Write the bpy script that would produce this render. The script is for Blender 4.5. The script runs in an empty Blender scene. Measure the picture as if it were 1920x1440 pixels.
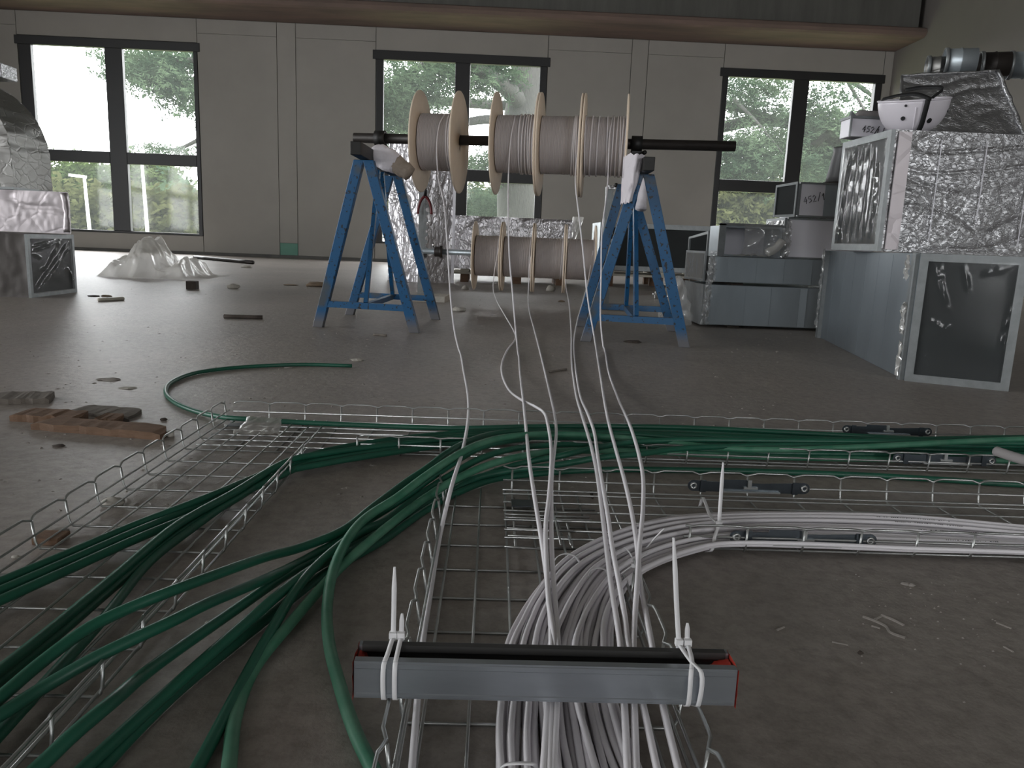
import bpy, math, random
from mathutils import Vector as V, Matrix, noise as mn
random.seed(7)
sc = bpy.context.scene
COL = sc.collection
R = math.radians

# ------------------------------------------------------------------ camera
F_PX, W_PX, H_PX = 1442.0, 1920, 1440
PITCH, ROLL, YAW, CAM_H = math.atan(269.1 / 1442), .03962, R(1.7295), .526
_F = V((math.sin(YAW) * math.cos(PITCH), math.cos(YAW) * math.cos(PITCH), -math.sin(PITCH)))
_R0 = V((math.cos(YAW), -math.sin(YAW), 0)); _U0 = _R0.cross(_F)
_R = _R0 * math.cos(ROLL) + _U0 * math.sin(ROLL)
_U = _U0 * math.cos(ROLL) - _R0 * math.sin(ROLL)
_C = V((0, 0, CAM_H))
cam = bpy.data.cameras.new('camera'); cam.sensor_fit = 'HORIZONTAL'; cam.sensor_width = 36
cam.lens = 36 * F_PX / W_PX; cam.clip_start = .02; cam.clip_end = 400
co = bpy.data.objects.new('camera', cam); COL.objects.link(co)
M = Matrix((_R, _U, -_F)).transposed().to_4x4(); M.translation = _C
co.matrix_world = M
sc.camera = co

# ------------------------------------------------------------------ sky, light, exposure
sc.view_settings.view_transform = 'Standard'; sc.view_settings.look = 'None'
sc.view_settings.gamma = 1; sc.view_settings.use_curve_mapping = False
sc.view_settings.exposure = 0.76
SKY = 8.0
w = bpy.data.worlds.new('overcast'); sc.world = w; w.use_nodes = True
bg = w.node_tree.nodes['Background']; bg.inputs[0].default_value = (.96, .985, 1, 1); bg.inputs[1].default_value = SKY

def portal(loc, rot, sx, sy):
    l = bpy.data.lights.new('window_daylight', 'AREA'); l.shape = 'RECTANGLE'; l.size = sx; l.size_y = sy
    l.cycles.is_portal = True
    o = bpy.data.objects.new('window_daylight', l); o.location = loc; o.rotation_euler = rot; COL.objects.link(o)

WALL_Y, WALL_R, WALL_L, WALL_F, CEIL = 15.75, 7.68, -13.0, -9.0, 5.7
WINS = [(-9.17, -5.79, .37, 4.0), (-2.39, .92, .37, 4.02), (4.35, 7.5, .37, 3.99)]
LEFT_WINS = [(-4.9, -.2), (.8, 5.5)]
UNSEEN_FRONT_WINS = [(-3.0, -1.2), (4.7, 7.3)]  # first added for fill light, second inferred from duct reflections
SIDE_Z = (.4, 4.0)
for a, b, c, d in WINS:
    portal(((a + b) / 2, WALL_Y + .3, (c + d) / 2), (R(-90), 0, 0), b - a, d - c)
for a, b in LEFT_WINS:
    portal((WALL_L - .3, (a + b) / 2, sum(SIDE_Z) / 2), (0, R(-90), 0), SIDE_Z[1] - SIDE_Z[0], b - a)
for a, b in UNSEEN_FRONT_WINS:
    portal(((a + b) / 2, WALL_F - .3, sum(SIDE_Z) / 2), (R(90), 0, 0), b - a, SIDE_Z[1] - SIDE_Z[0])

# ------------------------------------------------------------------ measuring helpers: image ray to a floor height or a depth
def ray(x, y): return _F + _R * ((x - 960) / F_PX) - _U * ((y - 720) / F_PX)
def G(x, y, z=0.0):
    d = ray(x, y); return _C + d * ((z - CAM_H) / d.z)
def PY(x, y, Y):
    d = ray(x, y); return _C + d * (Y / d.y)
def PL(x, y, p, n):
    d = ray(x, y); return _C + d * ((V(p) - _C).dot(V(n)) / d.dot(V(n)))

# ------------------------------------------------------------------ materials
def mat(name, col, rough=.6, metal=0.0, spec=.5, var=0.0, vscale=6.0, col2=None, bump=0.0, bscale=40.0, bdist=.01, mapscale=(1, 1, 1), alpha=None):
    m = bpy.data.materials.new(name); m.use_nodes = True
    nt = m.node_tree; N = nt.nodes; L = nt.links; b = N['Principled BSDF']
    b.inputs['Base Color'].default_value = (*col, 1); b.inputs['Roughness'].default_value = rough
    b.inputs['Metallic'].default_value = metal; b.inputs['Specular IOR Level'].default_value = spec
    tc = mp = None
    if var or bump:
        tc = N.new('ShaderNodeTexCoord'); mp = N.new('ShaderNodeMapping'); mp.inputs['Scale'].default_value = mapscale
        L.new(tc.outputs['Object'], mp.inputs[0])
    if var:
        n = N.new('ShaderNodeTexNoise'); n.inputs['Scale'].default_value = vscale; n.inputs['Detail'].default_value = 6
        n.inputs['Roughness'].default_value = .62
        L.new(mp.outputs[0], n.inputs[0])
        r = N.new('ShaderNodeValToRGB'); r.color_ramp.elements[0].position = .5 - .2; r.color_ramp.elements[1].position = .5 + .2
        c2 = col2 or tuple(c * (1 - var) for c in col)
        r.color_ramp.elements[0].color = (*c2, 1); r.color_ramp.elements[1].color = (*col, 1)
        L.new(n.outputs[0], r.inputs[0]); L.new(r.outputs[0], b.inputs['Base Color'])
    if bump:
        n2 = N.new('ShaderNodeTexNoise'); n2.inputs['Scale'].default_value = bscale; n2.inputs['Detail'].default_value = 5
        L.new(mp.outputs[0], n2.inputs[0])
        bp = N.new('ShaderNodeBump'); bp.inputs['Strength'].default_value = bump; bp.inputs['Distance'].default_value = bdist
        L.new(n2.outputs[0], bp.inputs['Height']); L.new(bp.outputs[0], b.inputs['Normal'])
    return m

def mixed_clear(name, col, clear, gloss_rough=.15, translucent=.0, bump=0.0, bscale=8.0, gloss=.35):
    """thin clear sheet: see-through + shine + a little milky body"""
    m = bpy.data.materials.new(name); m.use_nodes = True
    nt = m.node_tree; N = nt.nodes; L = nt.links; N.clear()
    out = N.new('ShaderNodeOutputMaterial'); tr = N.new('ShaderNodeBsdfTransparent')
    gl = N.new('ShaderNodeBsdfGlossy'); gl.inputs['Roughness'].default_value = gloss_rough; gl.inputs[0].default_value = (1, 1, 1, 1)
    df = N.new('ShaderNodeBsdfDiffuse'); df.inputs[0].default_value = (*col, 1)
    tl = N.new('ShaderNodeBsdfTranslucent'); tl.inputs[0].default_value = (*col, 1)
    m1 = N.new('ShaderNodeMixShader'); m1.inputs[0].default_value = translucent; L.new(df.outputs[0], m1.inputs[1]); L.new(tl.outputs[0], m1.inputs[2])
    m2 = N.new('ShaderNodeMixShader'); m2.inputs[0].default_value = gloss; L.new(m1.outputs[0], m2.inputs[1]); L.new(gl.outputs[0], m2.inputs[2])
    m3 = N.new('ShaderNodeMixShader'); m3.inputs[0].default_value = clear; L.new(m2.outputs[0], m3.inputs[1]); L.new(tr.outputs[0], m3.inputs[2])
    L.new(m3.outputs[0], out.inputs[0])
    if bump:
        tc = N.new('ShaderNodeTexCoord'); n2 = N.new('ShaderNodeTexNoise'); n2.inputs['Scale'].default_value = bscale
        bp = N.new('ShaderNodeBump'); bp.inputs['Strength'].default_value = bump; bp.inputs['Distance'].default_value = .02
        L.new(tc.outputs['Object'], n2.inputs[0]); L.new(n2.outputs[0], bp.inputs['Height'])
        for s in (gl, df): L.new(bp.outputs[0], s.inputs['Normal'])
    return m

def floor_mat():
    m = bpy.data.materials.new('dusty_concrete'); m.use_nodes = True
    nt = m.node_tree; N = nt.nodes; L = nt.links; b = N['Principled BSDF']
    b.inputs['Roughness'].default_value = .46; b.inputs['Specular IOR Level'].default_value = .36
    tc = N.new('ShaderNodeTexCoord')
    def noise(s, d=6, r=.6):
        n = N.new('ShaderNodeTexNoise'); n.inputs['Scale'].default_value = s; n.inputs['Detail'].default_value = d; n.inputs['Roughness'].default_value = r
        L.new(tc.outputs['Object'], n.inputs[0]); return n
    def ramp(src, a, ca, e, ce):
        r = N.new('ShaderNodeValToRGB'); r.color_ramp.elements[0].position = a; r.color_ramp.elements[1].position = e
        r.color_ramp.elements[0].color = (*ca, 1); r.color_ramp.elements[1].color = (*ce, 1); L.new(src, r.inputs[0]); return r
    def mix(f, a, b_, mode='MIX'):
        x = N.new('ShaderNodeMix'); x.data_type = 'RGBA'; x.blend_type = mode
        if isinstance(f, float): x.inputs[0].default_value = f
        else: L.new(f, x.inputs[0])
        L.new(a, x.inputs[6]); L.new(b_, x.inputs[7]); return x.outputs[2]
    big = ramp(noise(.55, 5).outputs[0], .35, (.29, .257, .231), .68, (.39, .351, .316))
    red = ramp(noise(1.1, 4).outputs[0], .5, (.305, .28, .258), .8, (.385, .315, .288))
    c = mix(.35, big.outputs[0], red.outputs[0])
    fine = ramp(noise(42, 9, .75).outputs[0], .34, (.62, .61, .60), .58, (1, 1, 1))
    c = mix(.8, c, fine.outputs[0], 'MULTIPLY')
    spots = ramp(noise(9, 3).outputs[0], .68, (1, 1, 1), .78, (.72, .70, .68))
    c = mix(.7, c, spots.outputs[0], 'MULTIPLY')
    L.new(c, b.inputs['Base Color'])
    bp = N.new('ShaderNodeBump'); bp.inputs['Strength'].default_value = .35; bp.inputs['Distance'].default_value = .006
    L.new(noise(38, 8, .65).outputs[0], bp.inputs['Height'])
    bp2 = N.new('ShaderNodeBump'); bp2.inputs['Strength'].default_value = .25; bp2.inputs['Distance'].default_value = .02
    L.new(noise(5, 4).outputs[0], bp2.inputs['Height']); L.new(bp.outputs[0], bp2.inputs['Normal'])
    L.new(bp2.outputs[0], b.inputs['Normal'])
    return m

def foil_mat(name, col, rough=.3, stretch=(1, 1, 1), strength=.6, scale=14):
    m = bpy.data.materials.new(name); m.use_nodes = True
    nt = m.node_tree; N = nt.nodes; L = nt.links; b = N['Principled BSDF']
    b.inputs['Base Color'].default_value = (*col, 1); b.inputs['Metallic'].default_value = .92; b.inputs['Roughness'].default_value = rough
    tc = N.new('ShaderNodeTexCoord'); mp = N.new('ShaderNodeMapping'); mp.inputs['Scale'].default_value = stretch
    L.new(tc.outputs['Object'], mp.inputs[0])
    nz = N.new('ShaderNodeTexNoise'); nz.inputs['Scale'].default_value = scale * .6; nz.inputs['Detail'].default_value = 3
    L.new(mp.outputs[0], nz.inputs[0])
    ad = N.new('ShaderNodeVectorMath'); ad.operation = 'MULTIPLY_ADD'; ad.inputs[1].default_value = (.12, .12, .12)
    L.new(nz.outputs['Color'], ad.inputs[0]); L.new(mp.outputs[0], ad.inputs[2])
    vo = N.new('ShaderNodeTexVoronoi'); vo.feature = 'DISTANCE_TO_EDGE'; vo.inputs['Scale'].default_value = scale
    L.new(ad.outputs[0], vo.inputs[0])
    rp = N.new('ShaderNodeValToRGB'); rp.color_ramp.elements[0].position = 0; rp.color_ramp.elements[1].position = .09
    L.new(vo.outputs[0], rp.inputs[0])
    b1 = N.new('ShaderNodeBump'); b1.inputs['Strength'].default_value = strength; b1.inputs['Distance'].default_value = .006
    L.new(rp.outputs[0], b1.inputs['Height'])
    b2 = N.new('ShaderNodeBump'); b2.inputs['Strength'].default_value = strength * .8; b2.inputs['Distance'].default_value = .012
    L.new(nz.outputs[0], b2.inputs['Height']); L.new(b1.outputs[0], b2.inputs['Normal']); L.new(b2.outputs[0], b.inputs['Normal'])
    return m

def blue_mat():
    m = mat('chipped_blue_paint', (.008, .082, .20), .42, 0, .5, bump=.15, bscale=60, bdist=.002)
    nt = m.node_tree; N = nt.nodes; L = nt.links; b = N['Principled BSDF']
    tc = N.new('ShaderNodeTexCoord'); n = N.new('ShaderNodeTexNoise'); n.inputs['Scale'].default_value = 55; n.inputs['Detail'].default_value = 3
    L.new(tc.outputs['Object'], n.inputs[0])
    r = N.new('ShaderNodeValToRGB'); r.color_ramp.elements[0].position = .605; r.color_ramp.elements[1].position = .635
    r.color_ramp.elements[0].color = (.008, .082, .20, 1); r.color_ramp.elements[1].color = (.016, .017, .02, 1)
    L.new(n.outputs[0], r.inputs[0])
    n2 = N.new('ShaderNodeTexNoise'); n2.inputs['Scale'].default_value = 5; L.new(tc.outputs['Object'], n2.inputs[0])
    r2 = N.new('ShaderNodeValToRGB'); r2.color_ramp.elements[0].position = .62; r2.color_ramp.elements[1].position = .7
    mx = N.new('ShaderNodeMix'); mx.data_type = 'RGBA'; L.new(r2.outputs[0], mx.inputs[0]); L.new(n2.outputs[0], r2.inputs[0])
    L.new(r.outputs[0], mx.inputs[6]); mx.inputs[7].default_value = (.06, .075, .09, 1)
    sx = N.new('ShaderNodeSeparateXYZ'); L.new(tc.outputs['Object'], sx.inputs[0])   # grey worn feet: the lowest 7 cm
    r3 = N.new('ShaderNodeMapRange'); r3.inputs[1].default_value = .03; r3.inputs[2].default_value = .10; r3.inputs[3].default_value = 1; r3.inputs[4].default_value = 0
    L.new(sx.outputs[2], r3.inputs[0])
    mx2 = N.new('ShaderNodeMix'); mx2.data_type = 'RGBA'; L.new(r3.outputs[0], mx2.inputs[0]); L.new(mx.outputs[2], mx2.inputs[6]); mx2.inputs[7].default_value = (.12, .12, .13, 1)
    L.new(mx2.outputs[2], b.inputs['Base Color'])
    return m

def leaf_mat(name, c1, c2):
    m = bpy.data.materials.new(name); m.use_nodes = True
    nt = m.node_tree; N = nt.nodes; L = nt.links; N.clear()
    out = N.new('ShaderNodeOutputMaterial'); df = N.new('ShaderNodeBsdfDiffuse'); tl = N.new('ShaderNodeBsdfTranslucent')
    tc = N.new('ShaderNodeTexCoord'); n = N.new('ShaderNodeTexNoise'); n.inputs['Scale'].default_value = .8; n.inputs['Detail'].default_value = 5
    L.new(tc.outputs['Object'], n.inputs[0])
    r = N.new('ShaderNodeValToRGB'); r.color_ramp.elements[0].position = .35; r.color_ramp.elements[1].position = .68
    r.color_ramp.elements[0].color = (*c1, 1); r.color_ramp.elements[1].color = (*c2, 1); L.new(n.outputs[0], r.inputs[0])
    L.new(r.outputs[0], df.inputs[0]); L.new(r.outputs[0], tl.inputs[0])
    mx = N.new('ShaderNodeMixShader'); mx.inputs[0].default_value = .4; L.new(df.outputs[0], mx.inputs[1]); L.new(tl.outputs[0], mx.inputs[2])
    L.new(mx.outputs[0], out.inputs[0]); return m

MT = dict(
    floor=floor_mat(),
    board=mat('drywall_board', (.37, .352, .322), .9, var=.10, vscale=1.2, bump=.1, bscale=90, bdist=.002),
    board_green=mat('green_board', (.16, .33, .26), .9, var=.12, vscale=6),
    masonry=mat('grey_masonry', (.16, .155, .145), .95, var=.3, vscale=4),
    plaster=mat('grey_plaster', (.205, .187, .174), .9, var=.12, vscale=.9, bump=.12, bscale=30, bdist=.003),
    ceiling=mat('raw_ceiling', (.26, .25, .23), .95, var=.25, vscale=.8),
    fascia=mat('dark_concrete', (.145, .142, .13), .95, var=.3, vscale=1.6, bump=.2, bscale=20, mapscale=(3, 1, .4)),
    beam=mat('board_marked_concrete', (.225, .155, .13), .9, var=.35, vscale=1.2, mapscale=(.5, 2.5, 1), bump=.2, bscale=14, col2=(.13, .10, .085)),
    frame=mat('black_aluminium', (.022, .022, .023), .45, 0, .5),
    glass=mixed_clear('dusty_glass', (.7, .75, .72), .968, .05, .75, gloss=.35),
    foil=foil_mat('crinkled_foil', (.37, .37, .38), .36, (1, 1, 1.8), .28, 30),
    foil_v=foil_mat('crinkled_foil_upright', (.80, .78, .81), .34, (2.4, 2.4, 1), .5, 12),
    foil_pink=foil_mat('dull_foil', (.50, .46, .475), .5, (1, 1, 1.4), .2, 5),
    foil_dark=foil_mat('grey_foil', (.26, .255, .245), .5, (1, 1, 1.6), .25, 9),
    galv=mat('galvanised_sheet', (.40, .445, .475), .42, .6, .5, var=.14, vscale=3.0, bump=.05, bscale=6, bdist=.01, mapscale=(2, 2, .6)),
    galv_dark=mat('dull_galvanised_sheet', (.24, .27, .295), .45, .6, .5, var=.14, vscale=3.0, mapscale=(2, 2, .6)),
    dull_wrap=mat('dull_brown_wrap', (.085, .075, .07), .55, .4, .5, var=.25, vscale=8, bump=.2, bscale=30, bdist=.004),
    dull_steel=mat('dull_grey_steel', (.14, .14, .145), .5, .3, .5, var=.15, vscale=5),
    galv_light=mat('bright_sheet', (.86, .84, .90), .36, .15, .5, var=.08, vscale=3, bump=.06, bscale=4, bdist=.015),
    flange=mat('flange_steel', (.27, .285, .29), .45, .6, .5, var=.25, vscale=18),
    inside=mat('duct_interior_shade', (.014, .018, .019), .7, var=.3, vscale=8),  # shade of the hollow ducts put into a near-black colour
    film=mixed_clear('clear_film', (.88, .89, .89), .58, .16, .5, .4, 14, .38),
    film_milky=mixed_clear('milky_sheet', (.88, .86, .82), .30, .2, .5, .3, 14, .25),
    film_fold=mixed_clear('folded_film_over_opening', (.55, .58, .58), .86, .16, .2, 0, 10, .6),
    film_dark=mixed_clear('film_over_opening', (.25, .28, .29), .945, .14, .2, 0, 10, .5),
    blue=blue_mat(),
    black=mat('black_steel', (.018, .017, .016), .5, .3, .5, var=.3, vscale=30),
    pipe=mat('black_pipe', (.035, .029, .026), .45, .4, .5, var=.3, vscale=12),
    chrome=mat('bright_chrome', (.8, .8, .82), .18, 1),
    wood_disc=mat('fibreboard', (.80, .66, .52), .75, var=.12, vscale=5),
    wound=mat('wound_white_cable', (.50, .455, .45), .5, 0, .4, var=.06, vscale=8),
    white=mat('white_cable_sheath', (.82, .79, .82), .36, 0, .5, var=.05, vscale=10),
    green=mat('green_cable_sheath', (.012, .115, .068), .42, 0, .5, var=.3, vscale=9, col2=(.016, .085, .055), bump=.1, bscale=50, bdist=.002),
    green_dusty=mat('dusty_green_sheath', (.10, .25, .165), .5, 0, .5, var=.4, vscale=14, col2=(.02, .15, .085)),
    wire=mat('galvanised_wire', (.50, .51, .50), .36, .9, .5, var=.2, vscale=40),
    plate=mat('zinc_plate', (.13, .15, .17), .28, .9, .5, var=.25, vscale=30),
    strut=mat('zinc_channel', (.40, .43, .465), .36, .85, .5, var=.18, vscale=5, mapscale=(1, 1, 4), bump=.05, bscale=25, bdist=.004),
    strut_shade_scratch=mat('channel_shade_and_scratch', (.06, .058, .056), .6, .5),  # dark tone for shade in the channel, its back lip and scratches
    nylon=mat('natural_nylon', (.80, .79, .80), .35, 0, .5),
    red=mat('red_plastic_film', (.45, .045, .03), .4),
    red_grip=mat('red_grip', (.13, .008, .012), .45),
    wood=mat('broken_wood', (.21, .125, .078), .85, var=.35, vscale=5, mapscale=(2, 9, 9), bump=.3, bscale=30),
    wood_grey=mat('dusty_wood', (.20, .175, .15), .9, var=.3, vscale=5, mapscale=(2, 9, 9), bump=.3, bscale=30),
    wood_pale=mat('pale_pallet_wood', (.50, .47, .40), .85, var=.2, vscale=6),
    rubble=mat('pale_plaster_lump', (.50, .47, .42), .95, var=.25, vscale=30, bump=.3, bscale=60),
    dark_bit=mat('dark_rubble', (.07, .055, .045), .9, var=.3, vscale=30),
    card=mat('cardboard_scrap', (.27, .20, .14), .9, var=.3, vscale=20),
    mud=mat('dried_mud', (.34, .31, .285), .9, var=.25, vscale=30),
    rag=mat('white_rag', (.74, .70, .74), .95, bump=.5, bscale=50),
    rag_brown=mat('dirty_rag', (.40, .33, .27), .95, var=.3, vscale=20, bump=.5, bscale=50),
    helmet=mat('white_helmet_shell', (.80, .76, .82), .3, 0, .5),
    strap=mat('black_strap', (.012, .012, .013), .7),
    ink=mat('black_marker', (.01, .01, .012), .6),
    sack=mat('grey_sack', (.30, .28, .28), .9, var=.2, vscale=10),
    bark=mat('cedar_bark', (.030, .029, .026), .95, var=.35, vscale=5, mapscale=(3, 3, .8), bump=.6, bscale=10, bdist=.05),
    leaf=leaf_mat('cedar_needles', (.018, .032, .02), (.06, .085, .05)),
    leaf2=leaf_mat('bush_leaves', (.016, .028, .009), (.055, .075, .03)),
    leaf3=leaf_mat('dry_hedge_leaves', (.02, .024, .009), (.062, .066, .03)),
    ground=mat('rough_grass', (.16, .19, .09), .95, var=.4, vscale=2),
    pole=mat('grey_lamp_pole', (.62, .65, .66), .5),
)

# ------------------------------------------------------------------ mesh builder
class MB:
    def __init__(s): s.v = []; s.f = []
    def add(s, vs, fs):
        o = len(s.v); s.v += [V(p) for p in vs]; s.f += [tuple(i + o for i in f) for f in fs]; return s
    def hexa(s, p):     # 8 corners: bottom 0-3 ccw, top 4-7
        return s.add(p, [(3, 2, 1, 0), (4, 5, 6, 7), (0, 1, 5, 4), (1, 2, 6, 5), (2, 3, 7, 6), (3, 0, 4, 7)])
    def box(s, a, b):
        (x0, y0, z0), (x1, y1, z1) = a, b
        return s.hexa([(x0, y0, z0), (x1, y0, z0), (x1, y1, z0), (x0, y1, z0), (x0, y0, z1), (x1, y0, z1), (x1, y1, z1), (x0, y1, z1)])
    def bar(s, p, q, w, h, up=(0, 0, 1)):
        p, q = V(p), V(q); d = (q - p).normalized(); u = V(up)
        if abs(d.dot(u)) > .98: u = V((0, 1, 0))
        sx = d.cross(u).normalized(); u = sx.cross(d)
        a, b = sx * (w / 2), u * (h / 2)
        return s.hexa([p - a - b, p + a - b, q + a - b, q - a - b, p - a + b, p + a + b, q + a + b, q - a + b])
    def prism(s, poly, off):   # planar polygon extruded by a vector
        n = len(poly); a = [V(p) for p in poly]; b = [p + V(off) for p in a]
        return s.add(a + b, [tuple(reversed(range(n))), tuple(range(n, 2 * n))] + [(i, (i + 1) % n, n + (i + 1) % n, n + i) for i in range(n)])
    def tube(s, pts, r, n=6, caps=True):
        P = [V(p) for p in pts]; m = len(P); o = len(s.v)
        T = [(P[min(i + 1, m - 1)] - P[max(i - 1, 0)]).normalized() for i in range(m)]
        u = V((0, 0, 1)) if abs(T[0].z) < .9 else V((1, 0, 0))
        for i in range(m):
            u = (u - T[i] * u.dot(T[i]))
            u = u.normalized() if u.length > 1e-6 else T[i].orthogonal().normalized()
            b = T[i].cross(u); rr = r[i] if isinstance(r, (list, tuple)) else r
            for k in range(n):
                a = 2 * math.pi * k / n; s.v.append(P[i] + (u * math.cos(a) + b * math.sin(a)) * rr)
        for i in range(m - 1):
            for k in range(n):
                k2 = (k + 1) % n; s.f.append((o + i * n + k, o + i * n + k2, o + (i + 1) * n + k2, o + (i + 1) * n + k))
        if caps:
            s.f.append(tuple(o + k for k in reversed(range(n)))); s.f.append(tuple(o + (m - 1) * n + k for k in range(n)))
        return s
    def lathe(s, prof, c, axis, n=32, closed=False):   # profile of (distance along axis, radius)
        c, a = V(c), V(axis).normalized(); u = a.orthogonal().normalized(); b = a.cross(u); o = len(s.v); m = len(prof)
        for t, r in prof:
            for k in range(n):
                an = 2 * math.pi * k / n; s.v.append(c + a * t + (u * math.cos(an) + b * math.sin(an)) * r)
        for i in range(m - 1 + (1 if closed else 0)):
            i2 = (i + 1) % m
            for k in range(n):
                k2 = (k + 1) % n; s.f.append((o + i * n + k, o + i * n + k2, o + i2 * n + k2, o + i2 * n + k))
        return s
    def grid(s, fn, nu, nv):
        o = len(s.v)
        for j in range(nv + 1):
            for i in range(nu + 1): s.v.append(V(fn(i / nu, j / nv)))
        for j in range(nv):
            for i in range(nu):
                a = o + j * (nu + 1) + i; s.f.append((a, a + 1, a + nu + 2, a + nu + 1))
        return s
    def build(s, name, m, parent=None, smooth=False, bevel=0.0):
        if parent is not None: org = ORG[parent.name]
        else:
            xs = [p.x for p in s.v]; ys = [p.y for p in s.v]; zs = [p.z for p in s.v]
            org = V(((min(xs) + max(xs)) / 2, (min(ys) + max(ys)) / 2, min(zs)))
        me = bpy.data.meshes.new(name); me.from_pydata([tuple(p - org) for p in s.v], [], s.f)
        me.materials.append(MT[m] if isinstance(m, str) else m)
        if smooth: me.polygons.foreach_set('use_smooth', [True] * len(me.polygons))
        o = bpy.data.objects.new(name, me); COL.objects.link(o)
        if parent is not None: o.parent = parent
        else: o.location = org
        ORG[o.name] = org
        if bevel:
            b = o.modifiers.new('bevel', 'BEVEL'); b.width = bevel; b.segments = 2; b.limit_method = 'ANGLE'
        return o
ORG = {}
def tag(o, label=None, cat=None, group=None, kind=None):
    for k, v in (('label', label), ('category', cat), ('group', group), ('kind', kind)):
        if v: o[k] = v
    return o
def thing(name, label, cat, loc, group=None, kind=None):
    o = bpy.data.objects.new(name, None); COL.objects.link(o); o.location = loc; o.empty_display_size = .05
    ORG[o.name] = V(loc); return tag(o, label, cat, group, kind)
def smooth_path(pts, step=6):
    P = [V(p) for p in pts]; out = []
    for i in range(len(P) - 1):
        p0 = P[i - 1] if i else P[0] * 2 - P[1]; p1, p2 = P[i], P[i + 1]; p3 = P[i + 2] if i + 2 < len(P) else P[-1] * 2 - P[-2]
        # centripetal Catmull-Rom
        t0 = 0; t1 = t0 + max((p1 - p0).length, 1e-5) ** .5; t2 = t1 + max((p2 - p1).length, 1e-5) ** .5; t3 = t2 + max((p3 - p2).length, 1e-5) ** .5
        for k in range(step):
            t = t1 + (t2 - t1) * k / step
            a1 = p0 * ((t1 - t) / (t1 - t0)) + p1 * ((t - t0) / (t1 - t0)); a2 = p1 * ((t2 - t) / (t2 - t1)) + p2 * ((t - t1) / (t2 - t1)); a3 = p2 * ((t3 - t) / (t3 - t2)) + p3 * ((t - t2) / (t3 - t2))
            b1 = a1 * ((t2 - t) / (t2 - t0)) + a2 * ((t - t0) / (t2 - t0)); b2 = a2 * ((t3 - t) / (t3 - t1)) + a3 * ((t - t1) / (t3 - t1))
            out.append(b1 * ((t2 - t) / (t2 - t1)) + b2 * ((t - t1) / (t2 - t1)))
    return out + [P[-1]]
def nz(x, y=0.0, z=0.0): return mn.noise(V((x, y, z)))

# ================================================================== SETTING
MB().box((WALL_L - .4, WALL_F - .4, -.15), (WALL_R + .4, WALL_Y + .4, 0)).build('floor', 'floor')
tag(bpy.data.objects['floor'], 'dusty grey brown bare concrete floor', kind='structure')
tag(MB().box((WALL_L - .4, WALL_F - .4, CEIL), (WALL_R + .4, WALL_Y + .4, CEIL + .2)).build('ceiling', 'ceiling'), 'dark bare concrete ceiling', kind='structure')

def holed_wall(mb, u0, u1, z0, z1, holes, mk):
    """solid wall made of blocks round its openings; mk(u0,u1,z0,z1) adds a block"""
    u = u0
    for a, b, c, d in sorted(holes):
        mk(u, a, z0, z1); mk(a, b, z0, c); mk(a, b, d, z1); u = b
    mk(u, u1, z0, z1)
mb = MB()
holed_wall(mb, WALL_L - .4, WALL_R + .4, 0, CEIL, WINS, lambda a, b, c, d: mb.box((a, WALL_Y + .03, c), (b, WALL_Y + .4, d)))
wb = tag(mb.build('wall_back', 'masonry'), 'long back wall of pale drywall boards between three windows', kind='structure')
def panel(x0, x1, z0, z1, m='board', lab=None):
    g = .006; x0 += g; x1 -= g; z1 -= g
    o = MB().box((x0, WALL_Y, z0), (x1, WALL_Y + .028, z1)).build('drywall_panel', m, wb)
    if lab: o['label'] = lab
for x0, x1 in ((WALL_L, -9.17), (-5.79, -4.28), (-3.92, -2.39), (.92, 2.54), (2.86, 4.35)):
    panel(x0, x1, .06, 4.17); panel(x0, x1, 4.17, 4.43)
panel(-4.28, -3.92, .30, 4.43); panel(-4.28, -3.92, .06, .30, 'board_green', 'green board strip at the foot of the wall')
panel(2.54, 2.86, .06, 4.43)
for a, b, c, d in WINS:
    panel(a, b, .06, c); panel(a, b, d, 4.43)
panel(7.5, WALL_R, .06, 4.43)
tag(MB().box((WALL_R, WALL_F - .4, 0), (WALL_R + .4, WALL_Y + .03, CEIL)).build('wall_right', 'plaster'), 'plain grey plastered wall on the right', kind='structure')
mb = MB()
holed_wall(mb, WALL_F - .4, WALL_Y + .03, 0, CEIL, [(a, b, *SIDE_Z) for a, b in LEFT_WINS], lambda a, b, c, d: mb.box((WALL_L - .4, a, c), (WALL_L, b, d)))
tag(mb.build('wall_left', 'plaster'), 'grey plastered wall with windows on the left', kind='structure')
mb = MB()
holed_wall(mb, WALL_L, WALL_R, 0, CEIL, [(a, b, *SIDE_Z) for a, b in UNSEEN_FRONT_WINS], lambda a, b, c, d: mb.box((a, WALL_F - .4, c), (b, WALL_F, d)))
tag(mb.build('wall_front', 'plaster'), 'grey plastered wall facing the back windows', kind='structure')
# concrete downstand beam along the back wall, with its board-marked foot
tr = tag(MB().box((WALL_L, 14.74, 4.60), (WALL_R - .12, WALL_Y - .01, CEIL)).build('trim_1', 'fascia'), 'dark concrete beam running above the back wall', kind='structure')
mb = MB(); x0, x1 = WALL_L, WALL_R - .001
prof = [(WALL_Y - .005, 4.43), (14.72, 4.43), (14.66, 4.455), (14.62, 4.51), (14.64, 4.57), (14.70, 4.60), (WALL_Y - .005, 4.60)]
mb.prism([(x0, y, z) for y, z in prof], (x1 - x0, 0, 0)); mb.build('beam_foot', 'beam', tr)

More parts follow.
